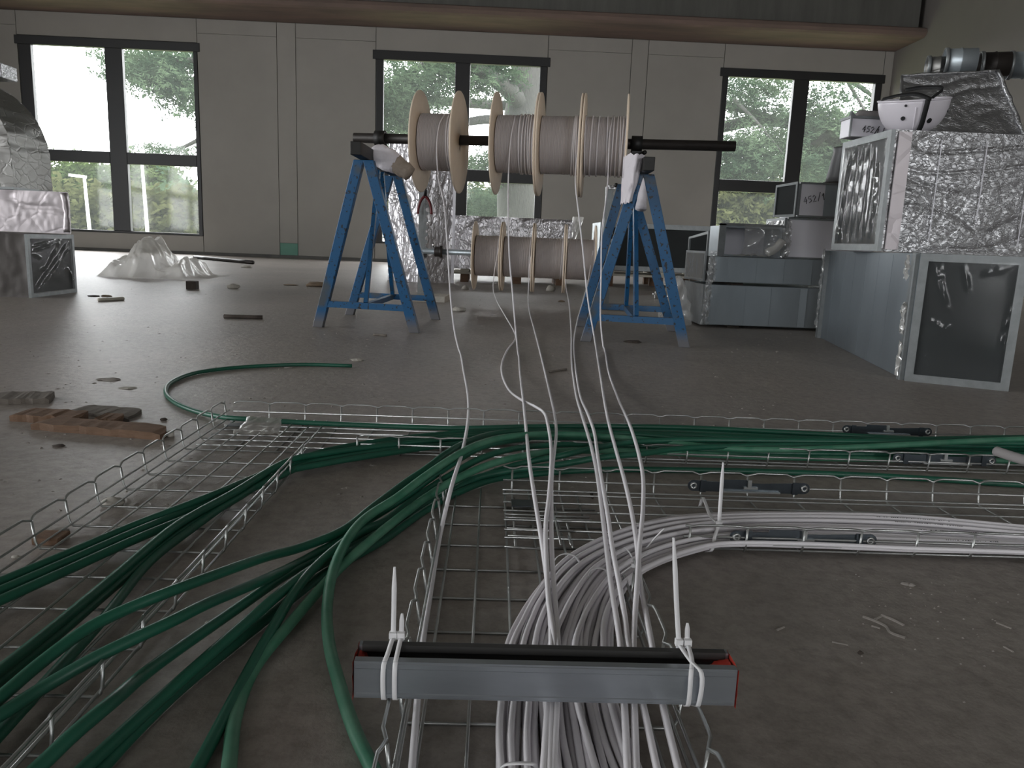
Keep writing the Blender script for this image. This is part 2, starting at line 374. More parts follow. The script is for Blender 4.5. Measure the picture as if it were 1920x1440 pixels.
# windows
def window(i, x0, x1, z0, z1, lw, rw, tw, m0, m1, t0, t1, lab):
    w_ = thing('window_%d' % i, lab, None, ((x0 + x1) / 2, WALL_Y, z0), kind='structure')
    Y0, Y1 = WALL_Y - .015, WALL_Y + .09; bw = .04
    for n, a, b in (('side_jamb', (x0, z0), (x0 + lw, z1 - tw)), ('side_jamb', (x1 - rw, z0), (x1, z1 - tw)), ('head_rail', (x0 - .07, z1 - tw), (x1 + .05, z1)),
                    ('sill_rail', (x0 + lw, z0), (x1 - rw, z0 + bw)), ('mullion', (m0, z0 + bw), (m1, z1 - tw)),
                    ('transom', (x0 + lw, t0), (m0, t1)), ('transom', (m1, t0), (x1 - rw, t1))):
        MB().box((a[0], Y0, a[1]), (b[0], Y1, b[1])).build(n, 'frame', w_, bevel=.008)
    for xa, xb in ((x0 + lw, m0), (m1, x1 - rw)):
        for za, zb in ((z0 + bw, t0), (t1, z1 - tw)):
            MB().box((xa - .005, WALL_Y + .045, za - .005), (xb + .005, WALL_Y + .052, zb + .005)).build('glass_pane', 'glass', w_)
window(1, -9.15, -5.79, .37, 3.99, .23, .08, .16, -7.54, -7.21, 1.70, 1.92, 'black framed four pane window on the left of the back wall')
window(2, -2.38, .92, .37, 4.02, .14, .14, .17, -.86, -.57, 1.64, 1.87, 'black framed four pane window behind the upper spools')
window(3, 4.36, 7.5, .37, 3.99, .10, .13, .16, 5.76, 6.06, 1.66, 1.89, 'black framed four pane window nearest the right wall')
k = 4
for a, b in LEFT_WINS:
    w_ = thing('window_%d' % k, 'black framed window in the left wall', None, (WALL_L, (a + b) / 2, SIDE_Z[0]), kind='structure'); k += 1
    X0, X1 = WALL_L - .1, WALL_L + .01; z0, z1 = SIDE_Z; c = (a + b) / 2
    for p, q in (((a, z0), (a + .12, z1)), ((b - .12, z0), (b, z1)), ((a + .12, z1 - .15), (b - .12, z1)), ((a + .12, z0), (b - .12, z0 + .05)), ((c - .13, z0 + .05), (c + .13, z1 - .15)), ((a + .12, 1.7), (c - .13, 1.9)), ((c + .13, 1.7), (b - .12, 1.9))):
        MB().box((X0, p[0], p[1]), (X1, q[0], q[1])).build('window_frame', 'frame', w_)
for a, b in UNSEEN_FRONT_WINS:
    w_ = thing('window_%d' % k, 'unseen black framed window in the front wall', None, ((a + b) / 2, WALL_F, SIDE_Z[0]), kind='structure'); k += 1
    z0, z1 = SIDE_Z; c = (a + b) / 2
    for p, q in (((a, z0), (a + .12, z1)), ((b - .12, z0), (b, z1)), ((a + .12, z1 - .15), (b - .12, z1)), ((a + .12, z0), (b - .12, z0 + .05)), ((c - .13, z0 + .05), (c + .13, z1 - .15))):
        MB().box((p[0], WALL_F - .1, p[1]), (q[0], WALL_F + .01, q[1])).build('window_frame', 'frame', w_)

# ================================================================== OUTSIDE
def disc_ground():
    mb = MB().box((-80, WALL_Y + .45, -.7), (80, 90, -.5)); return mb
tag(disc_ground().build('lawn', 'ground'), 'rough green ground outside the windows', kind='structure')

def leaf_cloud(mb, pts, n, spread, size, droop=.3, rnd=random, per=14, twig=.16, slim=.30):
    """clumps of small blades (twigs) scattered round a polyline; n = number of clumps"""
    P = [V(p) for p in pts]; seg = [(P[i + 1] - P[i]).length for i in range(len(P) - 1)]; tot = sum(seg)
    vs = []; fs = []; o = len(mb.v); g = rnd.gauss
    for q in range(n):
        t = rnd.random() * tot; i = 0
        while i < len(seg) - 1 and t > seg[i]: t -= seg[i]; i += 1
        c0 = P[i].lerp(P[i + 1], t / seg[i])
        c0 = c0 + V((g(0, spread[0]), g(0, spread[1]), g(0, spread[2]) - abs(g(0, droop)) * spread[2]))
        d = V((g(0, 1), g(0, 1), g(-.2, .35))).normalized() * twig
        for k in range(per):
            c = c0 + d * (k / per - .5) * 2 + V((g(0, .3), g(0, .3), g(0, .25))) * twig
            a = V((g(0, 1), g(0, 1), g(-.25, .7))).normalized(); b = a.orthogonal().normalized()
            s_ = size * rnd.uniform(.6, 1.4); a = a * s_; b = b * (s_ * slim)
            k_ = o + len(vs); vs += [c - a, c - b, c + a, c + b]; fs.append((k_, k_ + 1, k_ + 2, k_ + 3))
    mb.v += vs; mb.f += fs
    return mb
# the big cedar behind the middle window: trunk, limbs, drooping needle sprays
TY = 24.0
base = PY(985, 470, TY)
cedar = thing('cedar_tree', 'big grey barked cedar with wide drooping boughs behind the middle window', 'tree', (base.x, TY, -.5))
pts = [V((base.x - .15, TY, -.5)), PY(974, 430, TY), PY(972, 330, TY), PY(979, 230, TY), PY(990, 150, TY), PY(1000, 60, TY), PY(1006, -60, TY)]
MB().tube(smooth_path(pts, 5), [.75 - .012 * i for i in range(31)], 18).build('trunk', 'bark', cedar, True)
def limb(px, Y, r0, r1, par, name='bough'):
    p = smooth_path([PY(x, y, Y + dy) for x, y, dy in px], 5); n = len(p)
    MB().tube(p, [r0 + (r1 - r0) * i / (n - 1) for i in range(n)], 8).build(name, 'bark', par, True); return p
def sprays(px, par, n, sp, size=.062, m='leaf', Y=TY, droop=.8):
    mb = MB(); leaf_cloud(mb, [PY(x, y, Y + dy) for x, y, dy in px], int(n * .26), (sp[0] * .85, sp[1], sp[2] * .85), size, droop)
    mb.build('needles', m, par)['kind'] = 'stuff'
limb([(985, 205, 0), (950, 165, -1), (905, 135, -2), (860, 112, -2.5), (800, 120, -3), (735, 160, -3)], TY, .28, .06, cedar)
limb([(975, 250, 0), (930, 225, -1), (880, 228, -1.5), (830, 240, -2), (770, 220, -2.5), (700, 230, -2.6)], TY, .16, .04, cedar)
limb([(1000, 90, 0), (940, 95, -1), (860, 80, -2)], TY, .2, .05, cedar)
limb([(995, 120, 0), (1100, 100, 0), (1220, 130, 0), (1340, 190, 0), (1430, 215, 0), (1540, 260, 0)], TY, .26, .05, cedar)
limb([(990, 200, 0), (1150, 240, 1), (1300, 245, 1), (1365, 236, 1), (1425, 225, 1), (1500, 240, 1), (1580, 275, 1)], TY, .24, .12, cedar)
limb([(1000, 60, 0), (1300, 90, 0), (1500, 130, 0), (1590, 150, 0), (1650, 190, 0)], TY, .2, .05, cedar)
limb([(1375, 185, -1), (1420, 230, -1), (1470, 290, -1)], TY, .06, .02, cedar)
limb([(1590, 155, -1), (1620, 205, -1), (1640, 245, -1)], TY, .05, .02, cedar)
limb([(985, 260, 0), (1050, 330, 0), (1250, 330, 0), (1420, 350, 0)], TY, .16, .04, cedar)
limb([(990, 100, 0), (800, 60, 1), (560, 70, 1), (380, 110, 1), (290, 120, 1), (225, 110, 1)], TY, .22, .03, cedar)
limb([(985, 200, 0), (700, 190, 2), (420, 240, 2), (330, 280, 2), (280, 276, 2)], TY, .15, .02, cedar)
for px, n, sp in (
    ([(725, 150, -3), (760, 140, -3), (820, 125, -3), (862, 112, -2)], 2600, (.45, .8, .42)),
    ([(720, 170, -3), (770, 168, -3)], 1500, (.4, .6, .25)),
    ([(722, 225, -2.6), (780, 215, -2.6)], 1400, (.4, .6, .3)),
    ([(880, 120, -2), (930, 120, -1), (960, 140, -1)], 1500, (.35, .6, .3)),
    ([(890, 135, -2), (925, 160, -2)], 260, (.3, .5, .3)),
    ([(800, 150, -3), (850, 165, -3)], 380, (.3, .5, .35)),
    ([(720, 105, -2), (745, 112, -2)], 160, (.3, .5, .2)),
    ([(880, 300, -1), (920, 310, -1)], 800, (.5, .6, .25)),
    ([(870, 375, 2), (950, 372, 2)], 1600, (.7, .6, .3)),
    ([(1360, 150, 0), (1420, 160, 0), (1480, 155, 0)], 1900, (.4, .8, .25)),
    ([(1365, 190, 0), (1420, 200, 0), (1485, 220, 0)], 1500, (.35, .8, .22)),
    ([(1355, 255, 0), (1420, 265, 0), (1480, 260, 0)], 2100, (.4, .8, .22)),
    ([(1350, 290, 0), (1420, 290, 0), (1475, 300, 0)], 2600, (.4, .8, .25)),
    ([(1350, 320, 0), (1410, 320, 0)], 1100, (.35, .8, .2)),
    ([(1430, 315, 0), (1475, 330, 0)], 420, (.35, .8, .25)),
    ([(1518, 160, 0), (1540, 200, 0), (1530, 240, 0)], 1200, (.28, .8, .35)),
    ([(1550, 160, 0), (1600, 170, 0), (1650, 200, 0)], 700, (.25, .8, .15)),
    ([(1515, 235, 0), (1560, 240, 0), (1600, 250, 0)], 1700, (.35, .8, .22)),
    ([(1510, 270, 0), (1570, 280, 0), (1600, 270, 0)], 1900, (.4, .8, .25)),
    ([(1510, 320, 0), (1560, 325, 0)], 600, (.35, .8, .2)),
    ([(228, 110, 1), (290, 108, 1), (370, 105, 1)], 1900, (.4, .8, .18)),
    ([(240, 135, 1), (300, 140, 1), (370, 150, 1)], 2500, (.45, .8, .26)),
    ([(310, 170, 1), (350, 180, 1), (375, 200, 1)], 800, (.3, .8, .3)),
    ([(180, 107, 1), (200, 106, 1)], 60, (.15, .3, .05)),
    ([(195, 140, 1), (205, 142, 1)], 60, (.12, .3, .1)),
    ([(275, 278, 2), (330, 282, 2), (372, 285, 2)], 380, (.3, .6, .08)),
): sprays(px, cedar, n, sp)

def bush(px, Y, n, m, lab, name='leafy_tree', size=.3, grp=None, spread=1.0):
    c = V((0, 0, 0)); P = [PY(x, y, Y) for x, y in px]
    for p in P: c += p / len(P)
    t = thing(name, lab, 'tree', (c.x, Y, -.5), grp)
    MB().tube([(c.x, Y, -.5), (c.x, Y, c.z)], [.25, .12], 8).build('trunk', 'bark', t, True)
    mb = MB(); leaf_cloud(mb, P + [P[0]], int(n * .55), (spread * .8, .7, spread * .62), .13, .6, per=12, twig=.3, slim=.5)
    mb.build('crown', m, t)['kind'] = 'stuff'
bush([(110, 345), (150, 335), (185, 340), (180, 400), (120, 410)], 41.5, 6500, 'leaf2', 'green bushy tree beyond the left window, left of its centre post', spread=.75)
bush([(255, 330), (285, 325), (310, 350), (300, 400), (255, 400)], 47.5, 6500, 'leaf2', 'tall rounded green tree beyond the left window, right of its centre post', spread=.8)
bush([(320, 380), (360, 385), (370, 415), (330, 420)], 35, 3500, 'leaf', 'low dark green bush in the lower right corner of the left window', spread=.6)
bush([(195, 345), (235, 360), (240, 420), (200, 420)], 54, 3000, 'leaf2', 'green bush behind the centre post of the left window', spread=.8)
bush([(100, 385), (200, 395), (290, 400), (370, 400), (370, 430), (100, 425)], 29, 6000, 'leaf3', 'low straw green hedge along the foot of the left window', 'hedge', spread=.6)
bush([(730, 380), (800, 380), (880, 385), (950, 390), (950, 410), (760, 410)], 34, 4500, 'leaf3', 'yellow green hedge seen low in the middle window', 'hedge', spread=.7)
bush([(1340, 370), (1400, 365), (1460, 370), (1470, 420), (1340, 420)], 34, 8000, 'leaf3', 'pale yellow green hedge seen low in the right window', 'hedge', spread=.75)
bush([(1520, 255), (1580, 258), (1640, 270), (1640, 330), (1520, 330)], 42, 5200, 'leaf2', 'mid green tree beyond the right half of the right window', spread=1.2)
for px, y0, lab, head in ((158, 333, 'slim pale street lamp with short arm, left of the centre post of left window', True), (266, 305, 'slim tall pale pole right of the centre post of left window', False)):
    t = thing('street_lamp', lab, 'lamp', (PY(px, 440, 25.0).x, 25.0, -.5))
    p = PY(px, y0, 25.0); MB().tube([(p.x + .1, 25.0, -.5), p], [.06, .04], 10).build('pole', 'pole', t, True)
    MB().bar(p + V((.05, 0, .02)), p + V((-.45, 0, .06)) if head else p + V((0, 0, .8)), .12, .08).build('lamp_head', 'pole', t)

# ================================================================== TRESTLES, AXLES, SPOOLS
def trestle(fl, fr, bl, br, apf, apb, lab):
    fl, fr, bl, br, apf, apb = map(V, (fl, fr, bl, br, apf, apb))
    c = (fl + fr + bl + br) / 4; t = thing('steel_trestle', lab, 'trestle', (c.x, c.y, 0), 'blue cable drum trestles')
    mids = []
    for a, b, ap in ((fl, fr, apf), (bl, br, apb)):
        yd = (b - a).normalized(); nrm = V((-yd.y, yd.x, 0))
        for f in (a, b):
            s = 1 if f is b else -1
            top = ap + yd * (s * .026)
            d = (top - f)
            mb = MB(); wv = yd * .029; nv = nrm * .017
            tz = top; fz = f
            wv2 = wv * 1.0
            mb.hexa([fz - wv - nv, fz + wv - nv, fz + wv + nv, fz - wv + nv, tz - wv2 - nv, tz + wv2 - nv, tz + wv2 + nv, tz - wv2 + nv])
            mb.build('leg', 'blue', t, bevel=.003)
        za = .135
        pa = a.lerp(ap, za / ap.z) + yd * .02; pb = b.lerp(ap, za / ap.z) - yd * .02
        MB().bar(pa, pb, .03, .035).build('crossbar', 'blue', t)
        mids.append((pa + pb) / 2)
    ax = (apb - apf).normalized()
    hub = (apf + apb) / 2
    MB().bar(mids[0], mids[1], .03, .03).build('spreader', 'blue', t)
    for m_, s in ((mids[0], -1), (mids[1], 1)):
        MB().bar(m_ + V((0, 0, .015)), hub + ax * (.05 * s) + V((0, 0, -.02)), .04, .022, (1, 0, 0)).build('brace', 'blue', t)
    a0 = apf - ax * .19 + V((0, 0, .036)); a1 = apb + ax * .07 + V((0, 0, .036))
    MB().bar(a0, a1, .055, .066).build('head_beam', 'black', t, bevel=.003)
    return t, hub
Lh = V((-.705, 4.26, .915)); Lb = V((-.650, 5.05, .898))
Rh = V((.755, 4.06, .885)); Rb = V((.80, 4.84, .89))
lt, lhub = trestle(G(597, 613), G(778, 624), G(656, 590), G(817, 599), Lh, Lb, 'blue chipped steel trestle on the left carrying the long black axle')
rt, rhub = trestle(G(1098, 640), G(1283, 651), G(1088, 612), G(1260, 621), Rh, Rb, 'blue chipped steel trestle on the right carrying the long black axle')
# axle of the upper row
AX_P = V((-.69, 4.66, 0)); AXD = V((1, -.145, 0)).normalized(); AXN = V((.145, 1, 0))
def on_axle(x, y): return PL(x, y, AX_P, AXN)
e0, e1 = on_axle(664, 257), on_axle(1378, 282)
zax = 1.076
a0 = V((e0.x, e0.y, zax)); a1 = V((e1.x, e1.y, zax + .006))
ax_t = tag(MB().tube([a0, a1], .028, 20).build('axle_pipe', 'pipe', None, True), 'long black steel pipe laid across both blue trestles through the upper spools', 'pipe')
for hub, tr_, dz in ((lhub, lt, 0), (rhub, rt, 0)):
    s = (hub.x - a0.x) / (a1.x - a0.x); p = a0.lerp(a1, s)
    mb = MB(); mb.lathe([(-.03, .031), (-.03, .044), (.03, .044), (.03, .031)], p, AXD, 20, True); mb.build('axle_clamp', 'black', tr_, True)
    zt = hub.z + .066
    MB().box((p.x - .03, p.y - .03, zt), (p.x + .03, p.y + .03, p.z - .04)).build('clamp_foot', 'black', tr_)
    MB().tube([(p.x + .035, p.y - .07, p.z - .05), (p.x + .035, p.y + .05, p.z - .05)], .012, 8).build('clamp_bolt', 'black', tr_, True)

def spool(c, axd, width, rf, rc, lab, grp, loose, seed):
    rnd = random.Random(seed); c = V(c); a = V(axd).normalized(); hw = width / 2
    t = thing('cable_spool', lab, 'cable drum', (c.x, c.y, c.z - rf), grp)
    for s in (-1, 1):
        x = s * (hw - .0055)
        MB().lathe([(x - .0055, .046), (x - .0055, rf - .003), (x - .003, rf), (x + .003, rf), (x + .0055, rf - .003), (x + .0055, .046)], c, a, 56, True).build('flange', 'wood_disc', t, True)
        bm = t.children[-1] if t.children else None
    MB().lathe([(-hw + .012, .047), (-hw + .012, .07), (hw - .012, .07), (hw - .012, .047)], c, a, 32, True).build('core', 'wood_disc', t, True)
    d = .0082; n = int((width - .026) / d); prof = [(-n * d / 2, .071)]
    for i in range(n):
        x = -n * d / 2 + i * d; rr = rc + rnd.uniform(-.0008, .0012)
        prof += [(x, rr - .004), (x + d * .22, rr - .001), (x + d * .5, rr), (x + d * .78, rr - .001)]
    prof += [(n * d / 2, rc - .004), (n * d / 2, .071)]
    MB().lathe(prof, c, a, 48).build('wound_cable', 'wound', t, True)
    u = a.orthogonal().normalized(); b = a.cross(u)
    for x in loose:      # single loose turns lying over the winding
        pts = []; ph = rnd.random() * 6; sk = rnd.uniform(-.006, .006)
        for k in range(49):
            an = 2 * math.pi * k / 48
            pts.append(c + a * (x * hw + sk * math.sin(an + ph)) + (u * math.cos(an) + b * math.sin(an)) * (rc + .0035))
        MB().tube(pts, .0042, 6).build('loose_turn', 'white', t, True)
    return t
zsp = 1.062
UP = [((789, 862), 'upper row, alone at left', (.55, .66, .77, .88)), ((929, 1012), 'upper row, second from left', (.18, .3, .45, .56, .67, .8, .9)), ((1013, 1090), 'upper row, third from left', (.6, .7, .78, .87, .93)), ((1094, 1174), 'upper row, right end', (-.85, -.6, -.3, .1, .35, .55, .66, .77, .9))]
up_c = []
for (xa, xb), pos, loose in UP:
    pa, pb = on_axle(xa, 268), on_axle(xb, 268); c = (pa + pb) / 2; c.z = zsp; wd = (pb - pa).length + .008
    spool(c, AXD, min(wd, .25), .281, .158, 'wooden spool of white cable on the black axle, ' + pos, 'cable spools on the upper axle', loose, len(pos)); up_c.append(c)
# lower row on two jack stands
LX_P = V((-.2, 6.47, 0)); LXD = V((1, -.08, 0)).normalized(); LXN = V((.08, 1, 0))
def on_low(x, y): return PL(x, y, LX_P, LXN)
edges = [889, 942, 1000.5, 1059, 1116]; zl = .392
low_c = []
for i in range(4):
    pa, pb = on_low(edges[i], 480), on_low(edges[i + 1], 482); c = (pa + pb) / 2; c.z = zl
    spool(c, LXD, (pb - pa).length - .004, .281, .166, 'wooden spool of white cable on low axle, ' + ('leftmost of its row', 'second from left', 'third from left', 'fourth')[i], 'cable spools on the lower axle', (.8, .9) if i < 3 else (.85,), 40 + i); low_c.append(c)
p0 = on_low(793, 468); p1 = on_low(1141, 480); zax2 = .410
q0 = V((p0.x, p0.y, zax2)); q1 = V((p1.x, p1.y, zax2))
la = thing('axle_tube', 'galvanised steel tube through the four lower spools', 'pipe', q0)
MB().tube([q0 - LXD * .03, q1 + LXD * .03], .0225, 18).build('tube', 'galv', la, True)
pc = q0 + LXD * .13
MB().lathe([(-.03, .024), (-.03, .042), (.012, .042), (.012, .05), (.035, .05), (.035, .024)], pc, LXD, 20, True).build('collar', 'pipe', la, True)
MB().tube([pc + V((-.045, 0, .03)), pc + V((-.045, 0, .075))], .009, 8).build('set_screw', 'chrome', la, True)
def jack_stand(top, H, base_z, lab, mirror=1):
    t = thing('jack_stand', lab, 'stand', (top.x, top.y, 0), 'perforated jack stands')
    x, y = top.x, top.y
    MB().prism([(x - .11, y - .17, 0), (x + .20, y - .21, 0), (x + .23, y + .12, 0), (x - .08, y + .16, 0)], (0, 0, base_z)).build('base_block', 'dull_steel' if mirror < 0 else 'rubble', t, bevel=.003)
    MB().box((x - .045, y - .005, base_z), (x - .002, y + .03, H)).build('post', 'flange', t)
    # rack plate with a row of rounded notches down one edge
    poly = [(x + .0, y - .01, base_z), (x + .0, y - .01, H - .02)]
    z = H - .03
    while z > base_z + .12:
        for k in range(7):
            an = math.pi * k / 6; poly.append((x + .034 - .022 * math.sin(an), y - .01, z - .02 + .02 * math.cos(an)))
        z -= .058; poly.append((x + .034, y - .01, z + .01))
    poly.append((x + .034, y - .01, base_z))
    MB().prism(poly, (0, .006, 0)).build('notched_rack', 'flange', t)
    MB().box((x - .03, y - .03, H - .02), (x + .03, y + .02, H + .012)).build('top_cap', 'chrome', t, bevel=.003)
    MB().tube([(x, y - .02, H + .0), (x + .02 * -mirror, y - .09, H + .006)], .008, 8).build('crank_arm', 'chrome', t, True)
    MB().lathe([(-.018, .001), (-.013, .013), (0, .018), (.013, .013), (.018, .001)], (x + .02 * -mirror, y - .105, H + .008), (0, 1, 0), 14).build('crank_knob', 'black', t, True)
    # hook that carries the axle
    zc = zax2 - .033
    MB().box((x - .03, y - .055, zc - .02), (x + .03, y + .0 - .011, zc + .012)).build('axle_hook', 'pipe', t)
    return t
s0 = V((q0.x - .0, q0.y + .06, 0)); s1 = V((q1.x - .0, q1.y + .06, 0))
jack_stand(s0, 1.03, .05, 'pale perforated jack stand under the left end of the low axle, red pliers on it', 1)
jack_stand(s1, .985, .03, 'pale perforated jack stand with chrome crank beside the right trestle', -1)
# red pliers hooked on the left stand
pp = PY(797, 368, 6.38)
pl = thing('pliers', 'pliers with dark red grips hanging on the left jack stand', 'pliers', (pp.x, pp.y, pp.z - .12))
MB().tube([pp + V((0, 0, .11)), pp + V((.004, 0, .05)), pp], [.006, .011, .014], 8).build('jaws', 'black', pl, True)
for s in (-1, 1):
    MB().tube(smooth_path([pp + V((0, 0, .005)), pp + V((.03 * s, 0, -.03)), pp + V((.05 * s, 0, -.09)), pp + V((.055 * s, 0, -.14))], 4), .011, 8).build('grip', 'red_grip', pl, True)
# rags on the trestles
def lump_tube(pts, r, n, amp, seed, name, m, par):
    P = smooth_path(pts, 5); mb = MB(); rr = r if isinstance(r, list) else [r] * len(P)
    if len(rr) != len(P):
        rr = [r[0] + (r[-1] - r[0]) * i / (len(P) - 1) for i in range(len(P))]
    mb.tube(P, rr, n)
    for i, v in enumerate(mb.v):
        d = nz(v.x * 22 + seed, v.y * 22, v.z * 22) * amp; mb.v[i] = v + V((d, d * .5, nz(v.x * 30, v.y * 30 + seed, v.z * 30) * amp))
    return mb.build(name, m, par, True)
g0, g1, g2, g3 = PY(700, 287, 4.42), PY(725, 298, 4.40), PY(745, 308, 4.38), PY(768, 326, 4.36)
cp = G(1231, 560, 0); ck = thing('chrome_clamp', 'small bright chrome clamp on the floor beyond the right trestle', 'clamp', cp)
MB().box(cp + V((-.02, -.02, 0)), cp + V((.02, .02, .07))).build('body', 'chrome', ck, bevel=.004); MB().tube([cp + V((-.045, 0, .045)), cp + V((.05, 0, .045))], .009, 8).build('screw', 'chrome', ck, True)
rg = thing('rolled_rag', 'thick white rag roll with brown end on the left trestle head', 'rag', (g1.x, g1.y, g1.z - .06))
lump_tube([g0, g0.lerp(g1, .5), g1, g2], [.03, .062, .062, .062, .062, .062, .062, .062, .06, .06, .06, .06, .06, .055, .055, .05], 18, .012, 3, 'white_roll', 'rag', rg)
lump_tube([g2.lerp(g1, .15), g2.lerp(g3, .5), g3], [.05, .04], 16, .008, 5, 'brown_end', 'rag_brown', rg)
hx = [PY(1188, 292, 4.02), PY(1185, 320, 4.0), PY(1181, 350, 4.0), PY(1176, 380, 4.0)]
rg2 = thing('white_rag', 'white rag hanging from the head of the right trestle', 'rag', (hx[3].x, hx[3].y, hx[3].z))
mb = MB()
def ragf(u, v):
    p = PY(1170 + 2 * v * -3, 292 + 92 * v, 4.02).lerp(PY(1207 - 24 * v, 292 + 86 * v, 4.0), u)
    return p + V((0, -.035 - .05 * math.sin(math.pi * u) + .02 * nz(u * 5, v * 4, 1), .012 * nz(u * 7, v * 3, 9)))
mb.grid(ragf, 14, 20)
def ragb(u, v):
    p = ragf(1 - u, v); return p + V((0, .05 + .03 * math.sin(math.pi * u), 0))
mb.grid(ragb, 14, 20); mb.build('cloth', 'rag', rg2, True)
lump_tube([PY(1210, 335, 4.25), PY(1205, 365, 4.25), PY(1202, 392, 4.22)], [.02, .03], 12, .006, 8, 'loose_tail', 'rag', rg2)

# ================================================================== DUCTS
def lerp2(q, u, v):   # q = BL, BR, TR, TL
    return (q[0].lerp(q[1], u)).lerp(q[3].lerp(q[2], u), v)
def end_frame(q, par, wd=.03, dp=.014, film='film_dark', wr=.012, seed=0, n=30, inner=True, sheet=True, folds=(), flange='flange'):
    """flanged opening q (BL, BR, TR, TL): four flange bars, dark lining standing in for inner shade, wrinkled sheet stretched over it"""
    q = [V(p) for p in q]; nrm = (q[1] - q[0]).cross(q[3] - q[0]).normalized()
    eu = (q[1] - q[0]); ev = (q[3] - q[0]); a = wd / eu.length; b = wd / ev.length
    P = lambda u, v, d=0: lerp2(q, u, v) + nrm * d
    for (u0, u1, v0, v1) in ((0, 1, 0, b), (0, 1, 1 - b, 1), (0, a, b, 1 - b), (1 - a, 1, b, 1 - b)):
        MB().hexa([P(u0, v0, 0), P(u1, v0, 0), P(u1, v0, dp), P(u0, v0, dp), P(u0, v1, 0), P(u1, v1, 0), P(u1, v1, dp), P(u0, v1, dp)]).build('flange', flange, par)
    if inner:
        MB().add([P(a, b, .004), P(1 - a, b, .004), P(1 - a, 1 - b, .004), P(a, 1 - b, .004)], [(0, 1, 2, 3)]).build('shade_panel', 'inside', par)  # dark panel standing in for the shaded inside of the duct
    if sheet:
        mb = MB()
        def fn(u, v):
            uu = a * .8 + (1 - 1.6 * a) * u; vv = b * .8 + (1 - 1.6 * b) * v
            e = min(u, 1 - u, v, 1 - v); e = min(1, e * 8)
            h = nz(u * 1.5 + seed, v * 1.5, seed) * .25
            for (ua, va, ub, vb, wdt, ht) in folds:      # straight pulled folds
                dx, dy = ub - ua, vb - va; l2 = dx * dx + dy * dy; tt = ((u - ua) * dx + (v - va) * dy) / l2
                d_ = abs((u - ua) * dy - (v - va) * dx) / l2 ** .5 + .02 * nz(tt * 5, seed)
                if -.05 < tt < 1.05: h += ht * max(0, 1 - d_ / wdt) ** 1.5 * min(1, (tt + .05) * 5, (1.05 - tt) * 5)
            ed = 1 - min(1, min(u, 1 - u, v, 1 - v) * 9); h += ed * ed * abs(nz(u * 26, v * 26, seed)) * .5
            return P(uu, vv, dp + .003 + e * wr * h)
        mb.grid(fn, n, int(n * 1.4)); mb.build('plastic_cover', film, par, True)
def duct_body(fp, z0, z1, m, par, amp=0.0, freq=(6, 26), seed=0, name='body', res=.012):
    """closed box over the footprint fp (four points, counter-clockwise); amp > 0 crinkles its sides"""
    B = [V((p[0], p[1], z0)) for p in fp]; T = [V((p[0], p[1], z1)) for p in fp]
    if not amp: return MB().hexa(B + T).build(name, m, par, bevel=.004)
    mb = MB()
    for i in range(4):
        j = (i + 1) % 4; crinkle(mb, [B[i], B[j], T[j], T[i]], amp, freq, seed + i * 7, res)
    crinkle(mb, [T[0], T[1], T[2], T[3]], amp, freq, seed + 31, res); mb.add(B, [(3, 2, 1, 0)])
    return mb.build(name, m, par, True)
def crinkle(mb, q, amp, freq, seed, res):
    q = [V(p) for p in q]; nrm = (q[1] - q[0]).cross(q[3] - q[0]).normalized()
    lu, lv = (q[1] - q[0]).length, (q[3] - q[0]).length; nu, nv = max(4, min(130, int(lu / res))), max(4, min(90, int(lv / res)))
    def fn(u, v):
        e = min(1, min(u * lu, (1 - u) * lu, v * lv, (1 - v) * lv) / .03)
        x, y = u * lu, v * lv
        w1 = nz(x * 2.2 + seed, y * 3, seed)
        c1 = max(0, 1 - abs(nz(x * freq[0] * .6 + w1 + seed, y * freq[1] * .55 + w1 * 1.6, seed * 1.7)) * 5)
        c2 = max(0, 1 - abs(nz(x * freq[0] * 4.5 - seed + w1 * 2, y * freq[1] * 1.3 + x * 9, 3 + seed)) * 5)
        c3 = max(0, 1 - abs(nz(x * freq[0] * 6 + seed, y * freq[1] * 1.8 - x * 16, 8 + seed)) * 5)
        return lerp2(q, u, v) + nrm * (amp * e * (-c1 ** 1.5 * 1.3 + c2 ** 2.5 * .40 - c3 ** 2.5 * .34 + nz(x * 4, y * 4, seed) * .45))
    mb.grid(fn, nu, nv)

# --- right: big galvanised duct on the floor, its covered opening towards us
A, B_, C_ = G(1695, 713), G(1890, 733), G(1535, 632)
D_ = B_ + (C_ - A); ZB = .540
t = thing('galvanised_duct', 'large galvanised duct on the floor at right, film over its dark open end', 'duct', ((A + D_) / 2).to_tuple()[:2] + (0,), None)
fp = [(A.x, A.y), (B_.x, B_.y), (D_.x, D_.y), (C_.x, C_.y)]
duct_body(fp, .0, ZB, 'galv_dark', t)
up = V((0, 0, ZB))
nn = (B_ - A).cross(V((0, 0, 1))).normalized()
end_frame([A, B_, B_ + up, A + up], t, .032, .016, 'film_dark', .008, 2, 44, folds=((.08, .95, .30, .6, .03, .8), (.14, .98, .22, .7, .02, .6), (.4, .97, .5, .75, .03, .5), (.1, .5, .3, .42, .02, .5), (.62, .9, .95, .98, .03, .5), (.9, .3, .97, .7, .02, .7), (.25, .38, .34, .46, .02, .8), (.05, .1, .14, .2, .02, .6)))
